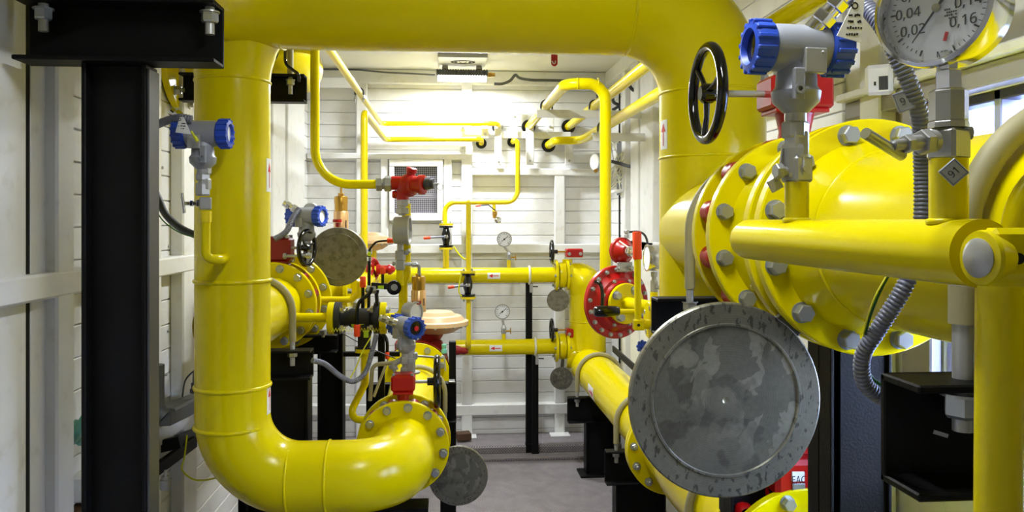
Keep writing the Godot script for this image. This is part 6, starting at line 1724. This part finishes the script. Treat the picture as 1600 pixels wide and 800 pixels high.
	part(vq, "pipe_run", MB.new().tube(route([at(732, 466, 5.25), at(732, 541, 5.25), at(732, 541, 5.40)], 0.05), 0.0168, 18), "yellow_small")
	single("earthing_wire", MB.new().tube(curve([at(709, 385, 5.6), at(716, 396, 5.6), at(724, 404, 5.6), at(730, 405, 5.6)], 16), 0.006, 8), "yellow_wire", "pale yellow wire bridging the upper black ball valve", "wire", at(716, 396, 5.6))
	single("earthing_wire", MB.new().tube(curve([at(721, 428, 5.2), at(718, 442, 5.2), at(717, 455, 5.2), at(721, 463, 5.2)], 16), 0.005, 8), "yellow_wire", "pale yellow wire bridging the lower black ball valve", "wire", at(718, 442, 5.2))
	var bv := thing("blow_off_cock", "small brass cock with a red tipped lever hanging under the service pipe", "valve", at(773, 335, 5.62))
	part(bv, "body", hexes(MB.new(), at(773, 330, 5.62), Vector3.DOWN, [[0.018, 0.03], [-0.014, 0.02]]), "brass")
	part(bv, "nose", MB.new().lathe(along(at(777, 344, 5.62), Vector3(0.2, 0, 1)), [Vector2(0, -0.02), Vector2(0.022, -0.02), Vector2(0.024, 0.02), Vector2(0.012, 0.026), Vector2(0, 0.026)], 20), "chrome")
	part(bv, "lever", MB.new().tube([at(774, 329, 5.58), at(763, 320, 5.56), at(750, 321, 5.56)], 0.0045, 8), "steel_dark")
	part(bv, "tip", MB.new().tube([at(751, 321, 5.56), at(743, 322, 5.56)], 0.0065, 8), "orange")
	# vent grille in the far wall
	vent()
	# hanger plates on the far wall
	var hp := thing("hanger_plate", "long white cross plate on the far wall below the pipe holes", "plate", at(815, 210, 5.76))
	var pa := at(736, 205, 5.75)
	var pb := at(892, 217, 5.75)
	part(hp, "plate", MB.new().box((pa + pb) / 2, Vector3(pb.x - pa.x, pa.y - pb.y, 0.02), Basis(), 0.003), "white_steel")
	var n := 0
	for q in [[773, 784, 170, 258], [797, 809, 169, 216], [822, 834, 196, 258], [853, 865, 172, 205], [883, 895, 220, 258], [752, 763, 172, 216], [718, 728, 222, 238], [719, 727, 197, 206]]:
		var a := at(q[0], q[2], 5.72)
		var b := at(q[1], q[3], 5.72)
		var lab: String = ["white strap plate left of the dropping service pipe", "white strap plate rising above the dropping service pipe", "white strap plate right of the dropping service pipe", "white strap plate behind the looping overhead pipe", "white strap plate below the kinked overhead pipe", "white strap plate behind the thin pipes' ends", "small white clip box under the lower thin pipe", "small white clip box between the two thin pipes"][n]
		var t := thing("strap_plate", lab, "plate", (a + b) / 2, "white straps on the far wall")
		part(t, "plate", MB.new().box((a + b) / 2, Vector3(b.x - a.x, a.y - b.y, 0.024), Basis(), 0.003), "white_steel")
		share(t, "screw", bolt_mesh(0.014), "steel", along(Vector3((a.x + b.x) / 2, (b.y + 0.03) if n != 1 else a.y - 0.06, -5.707), Vector3.BACK))
		n += 1
	# lamp panel with emblem on the ceiling, cables beside it
	var lp := thing("ceiling_box", "flat white box with an oval emblem on the ceiling above the tube lamp", "box", at(722, 95, 5.3))
	var l0 := at(684, 84, 5.17)
	var l1 := at(762, 84, 5.17)
	part(lp, "box", MB.new().box(Vector3((l0.x + l1.x) / 2, CEIL - 0.013, -5.36), Vector3(l1.x - l0.x, 0.026, 0.38), Basis(), 0.003), "white_plastic")
	part(lp, "edge_strip", MB.new().box(Vector3((l0.x + l1.x) / 2, CEIL - 0.014, -5.166), Vector3(l1.x - l0.x, 0.024, 0.006)), "steel")
	var ec := Vector3(at(723, 99, 5.4).x, CEIL - 0.0268, -5.32)
	part(lp, "emblem_ring", MB.new().torus(Transform3D(Basis.from_scale(Vector3(1.0, 0.02, 0.78)), ec), 0.072, 0.010, 40, 8), "ink")
	var em := MB.new()
	for s in [-1.0, 1.0]:
		em.box(ec + Vector3(s * 0.047, 0, 0), Vector3(0.02, 0.0006, 0.05), Basis(), 0.0)
		em.box(ec + Vector3(0, 0, s * 0.040), Vector3(0.05, 0.0006, 0.012), Basis(), 0.0)
		em.box(ec + Vector3(s * 0.02, 0, 0), Vector3(0.008, 0.0006, 0.034), Basis(Vector3.UP, s * 0.5), 0.0)
	part(lp, "emblem_marks", em, "ink")
	var cc := [at(772, 131, 5.45), at(785, 131, 5.45), at(797, 126, 5.48), at(803, 119, 5.5), at(806, 117, 5.52), at(812, 122, 5.55), at(830, 125, 5.6), at(880, 126, 5.65), at(925, 129, 5.68), at(932, 136, 5.7), at(934, 155, 5.7)]
	single("lamp_cable", MB.new().tube(curve(cc, 60), 0.010, 12), "tray", "grey cable running from the tube lamp to the right along the far wall", "cable", cc[5])
	single("lamp_cable", MB.new().tube([at(500, 108, 5.7), at(560, 109, 5.7), at(600, 113, 5.7), at(680, 117, 5.7)], 0.006, 8), "tray", "thin grey cable along the top of the far wall left of the lamp", "cable", at(560, 109, 5.7))
	var hk := thing("red_hook", "small red hook shaped marker hanging from the ceiling right of the lamp", "hook", at(866, 95, 4.9))
	var hw := 5 * mp(866, 4.9)
	var poly := []
	var h0 := at(866, 86, 4.9)
	var h1 := at(866, 99, 4.9)
	poly.append(Vector2(-hw, h0.y - h1.y)); poly.append(Vector2(hw, h0.y - h1.y))
	for i in 9:
		var a := -PI * i / 8
		poly.append(Vector2(cos(a) * hw, sin(a) * hw))
	part(hk, "plate", MB.new().prism(Transform3D(Basis(), h1), poly, 0.012), "red")
	part(hk, "white_stroke", MB.new().tube(curve([h1 + Vector3(-hw * 0.75, 0.012, 0.013), h1 + Vector3(-hw * 0.3, -0.004, 0.013), h1 + Vector3(hw * 0.2, 0.0, 0.013), h1 + Vector3(hw * 0.25, 0.014, 0.013)], 12), 0.003, 6), "paper")
	part(hk, "hanger", MB.new().tube([Vector3(h0.x, CEIL, h0.z), Vector3(h0.x, h0.y - 0.01, h0.z)], 0.004, 6), "steel")
	# right wall: coil of wires, round box, conduits
	var cb := thing("cable_coil", "coil of loose wires hanging from a grey tray on the right wall", "cable coil", at(975, 260, 5.3))
	part(cb, "back_tray", MB.new().box(Vector3(WR - 0.02, at(975, 262, 5.3).y, -5.35), Vector3(0.03, 0.36, 0.24), Basis(), 0.003), "tray")
	var wires := MB.new()
	for i in 9:
		var c := at(966 + rng.randf_range(-5, 10), 262 + rng.randf_range(-12, 12), 5.25 + rng.randf_range(-0.05, 0.05))
		wires.torus(Transform3D(Basis(Vector3.BACK, PI / 2 + rng.randf_range(-0.9, 0.4)) * Basis.from_scale(Vector3(1.0 + rng.randf() * 0.5, 1, 0.7)), c), 0.085 + rng.randf() * 0.03, 0.0035, 28, 6)
	part(cb, "wire_loops", wires, "sleeve_white")
	part(cb, "tray_foot", MB.new().box(Vector3(WR - 0.05, at(975, 299, 5.3).y, -5.3), Vector3(0.09, 0.02, 0.2), Basis(), 0.003), "white_steel")
	var rb := thing("round_box", "round white junction box with brass screws beside the dropping overhead pipe", "junction box", at(931, 254, 5.2))
	part(rb, "box", MB.new().lathe(along(at(929, 253, 5.2), Vector3(-0.9, 0, 0.4)), [Vector2(0.06, -0.06), Vector2(0.06, -0.01), Vector2(0.056, 0), Vector2(0, 0.002)], 28), "steel")
	part(rb, "face", MB.new().lathe(along(at(929, 253, 5.2) + Vector3(-0.9, 0, 0.4) * 0.002, Vector3(-0.9, 0, 0.4)), [Vector2(0.05, 0), Vector2(0, 0.001)], 24), "white_plastic")
	part(rb, "screw", hexes(MB.new(), at(932, 266, 5.17), Vector3(-0.5, -0.3, 0.8), [[0.014, 0.02]]), "brass")
	for q in [[[at(985, 126, 4.9), at(984, 134, 4.9), at(990, 141, 4.9), at(1001, 145, 4.9)], "black conduit elbow under the upper overhead pipe at the right wall"], [[at(957, 152, 5.3), at(959, 160, 5.3), at(967, 165, 5.3), at(957, 172, 5.3)], "black conduit loop behind the overhead pipes at the right wall"], [[at(955, 252, 5.1), at(970, 256, 5.1), at(985, 260, 5.0), at(1002, 257, 4.9)], "grey conduit sagging across the right wall below the shelves"]]:
		single("wall_conduit", MB.new().tube(curve(q[0], 16), 0.011, 10), "conduit_dark", q[1], "conduit", q[0][1])
	# motion sensor on the right wall
	var ps := thing("motion_sensor", "white motion sensor box with a dark lens on the right wall column", "sensor", at(1375, 125, 1.95))
	var pb2 := Basis(Vector3.UP, -0.62) * Basis(Vector3.RIGHT, 0.15)
	var pc := at(1374, 125, dep(1374, 1.1))
	var pm := mp(1374, dep(1374, 1.1))
	part(ps, "housing", MB.new().box(pc, Vector3(40 * pm, 47 * pm, 24 * pm), pb2, 7 * pm), "white_plastic")
	part(ps, "lens", MB.new().box(pc + pb2 * Vector3(7 * pm, -5 * pm, 12 * pm), Vector3(13 * pm, 21 * pm, 2 * pm), pb2, 0.0005), "conduit_dark")
	part(ps, "indicator", MB.new().box(pc + pb2 * Vector3(-5 * pm, -5 * pm, 12 * pm), Vector3(3 * pm, 6 * pm, 2 * pm), pb2, 0.0), "ink")
	part(ps, "mount", MB.new().tube([pc + pb2 * Vector3(0, -6 * pm, -8 * pm), Vector3(WR - 0.045, pc.y - 10 * pm, pc.z - 0.03)], 9 * pm, 12), "white_plastic")
	# wood block and scraps on the floor at the far wall
	single("wood_block", MB.new().box(at(724, 681, 5.6) + Vector3(0, 0.0, 0), Vector3(0.10, 0.05, 0.08), Basis(Vector3.UP, 0.2), 0.003), "wood", "small brown wood block on the raised floor plate by the far wall", "wood block", at(724, 681, 5.6))

func ball_valve(label: String, top: Vector3, bot: Vector3, tip: Vector3, turn: float) -> void:
	var t := thing("flanged_valve", label, "valve", bot)
	var h := top.y - bot.y
	var R := 0.05
	for s in [[top, 1.0], [bot, -1.0]]:
		var c: Vector3 = s[0]
		part(t, "yellow_flange", MB.new().lathe(Transform3D(Basis(), c + Vector3(0, -0.011 if s[1] > 0 else -0.004, 0)), [Vector2(0, 0), Vector2(R, 0), Vector2(R, 0.015), Vector2(R * 0.5, 0.018), Vector2(0, 0.018)], 28), "yellow_small")
		part(t, "black_flange", MB.new().lathe(Transform3D(Basis(), c + Vector3(0, -0.026 if s[1] > 0 else 0.014, 0)), [Vector2(0, 0), Vector2(R * 0.97, 0), Vector2(R * 0.97, 0.013), Vector2(0, 0.013)], 28), "black_gloss")
		for i in 4:
			var a := PI / 4 + i * PI / 2
			share(t, "bolt", stud_mesh(0.014), "zinc", Transform3D(Basis() if s[1] > 0 else Basis(Vector3.RIGHT, PI), c + Vector3(cos(a) * R * 0.76, s[1] * 0.004, sin(a) * R * 0.76)))
	var mid := (top + bot) / 2
	part(t, "body", MB.new().lathe(Transform3D(Basis(), bot + Vector3(0, 0.02, 0)), [Vector2(R * 0.4, 0), Vector2(R * 0.45, h * 0.15), Vector2(R * 0.62, h * 0.3), Vector2(R * 0.62, h * 0.5), Vector2(R * 0.45, h * 0.66), Vector2(R * 0.4, h - 0.04)], 24), "black_gloss")
	var p := mid + Vector3(0.0, 0.0, R * 0.6)
	part(t, "stem", MB.new().lathe(along(mid, Vector3.BACK), [Vector2(R * 0.3, 0), Vector2(R * 0.3, R * 0.7), Vector2(R * 0.2, R * 0.8), Vector2(0, R * 0.8)], 16), "chrome")
	var a0 := p + (tip - p) * 0.7
	part(t, "lever", MB.new().tube([p, a0], 0.0075, 10), "conduit")
	part(t, "grip", MB.new().tube([a0, tip], 0.011, 12), "orange", "orange grip")

func vent() -> void:
	var a := at(608, 249, 5.74)
	var b := at(692, 345, 5.74)
	var i0 := at(616, 260, 5.74)
	var i1 := at(683, 333, 5.74)
	var t := struct("window_2", MB.new().box(Vector3((i0.x + i1.x) / 2, (i0.y + i1.y) / 2, -5.782), Vector3(i1.x - i0.x, i0.y - i1.y, 0.01)), "vent_back")
	var cx := (a.x + b.x) / 2
	var cy := (a.y + b.y) / 2
	var w := b.x - a.x
	var h := a.y - b.y
	part(t, "frame", MB.new().box(Vector3(cx, (a.y + i0.y) / 2, -5.75), Vector3(w, a.y - i0.y, 0.05), Basis(), 0.004), "white_steel")
	part(t, "frame", MB.new().box(Vector3(cx, (b.y + i1.y) / 2, -5.75), Vector3(w, i1.y - b.y, 0.05), Basis(), 0.004), "white_steel")
	part(t, "frame", MB.new().box(Vector3((a.x + i0.x) / 2, (i0.y + i1.y) / 2, -5.75), Vector3(i0.x - a.x, i0.y - i1.y - 0.001, 0.046), Basis(), 0.004), "white_steel")
	part(t, "frame", MB.new().box(Vector3((b.x + i1.x) / 2, (i0.y + i1.y) / 2, -5.75), Vector3(b.x - i1.x, i0.y - i1.y - 0.001, 0.046), Basis(), 0.004), "white_steel")
	var m := MB.new()
	var nx := 22
	var ny := 24
	for i in nx + 1:
		m.box(Vector3(lerpf(i0.x, i1.x, float(i) / nx), (i0.y + i1.y) / 2, -5.765), Vector3(0.0048, i0.y - i1.y, 0.004), Basis(), 0.0)
	for j in ny + 1:
		m.box(Vector3((i0.x + i1.x) / 2, lerpf(i0.y, i1.y, float(j) / ny), -5.762), Vector3(i1.x - i0.x, 0.0048, 0.004), Basis(), 0.0)
	part(t, "wire_mesh", m, "lilac").set_meta("kind", "stuff")
	part(t, "louvre", MB.new().box(Vector3((i0.x + i1.x) / 2, at(650, 306, 5.74).y, -5.774), Vector3(i1.x - i0.x, 0.04, 0.006)), "lilac")
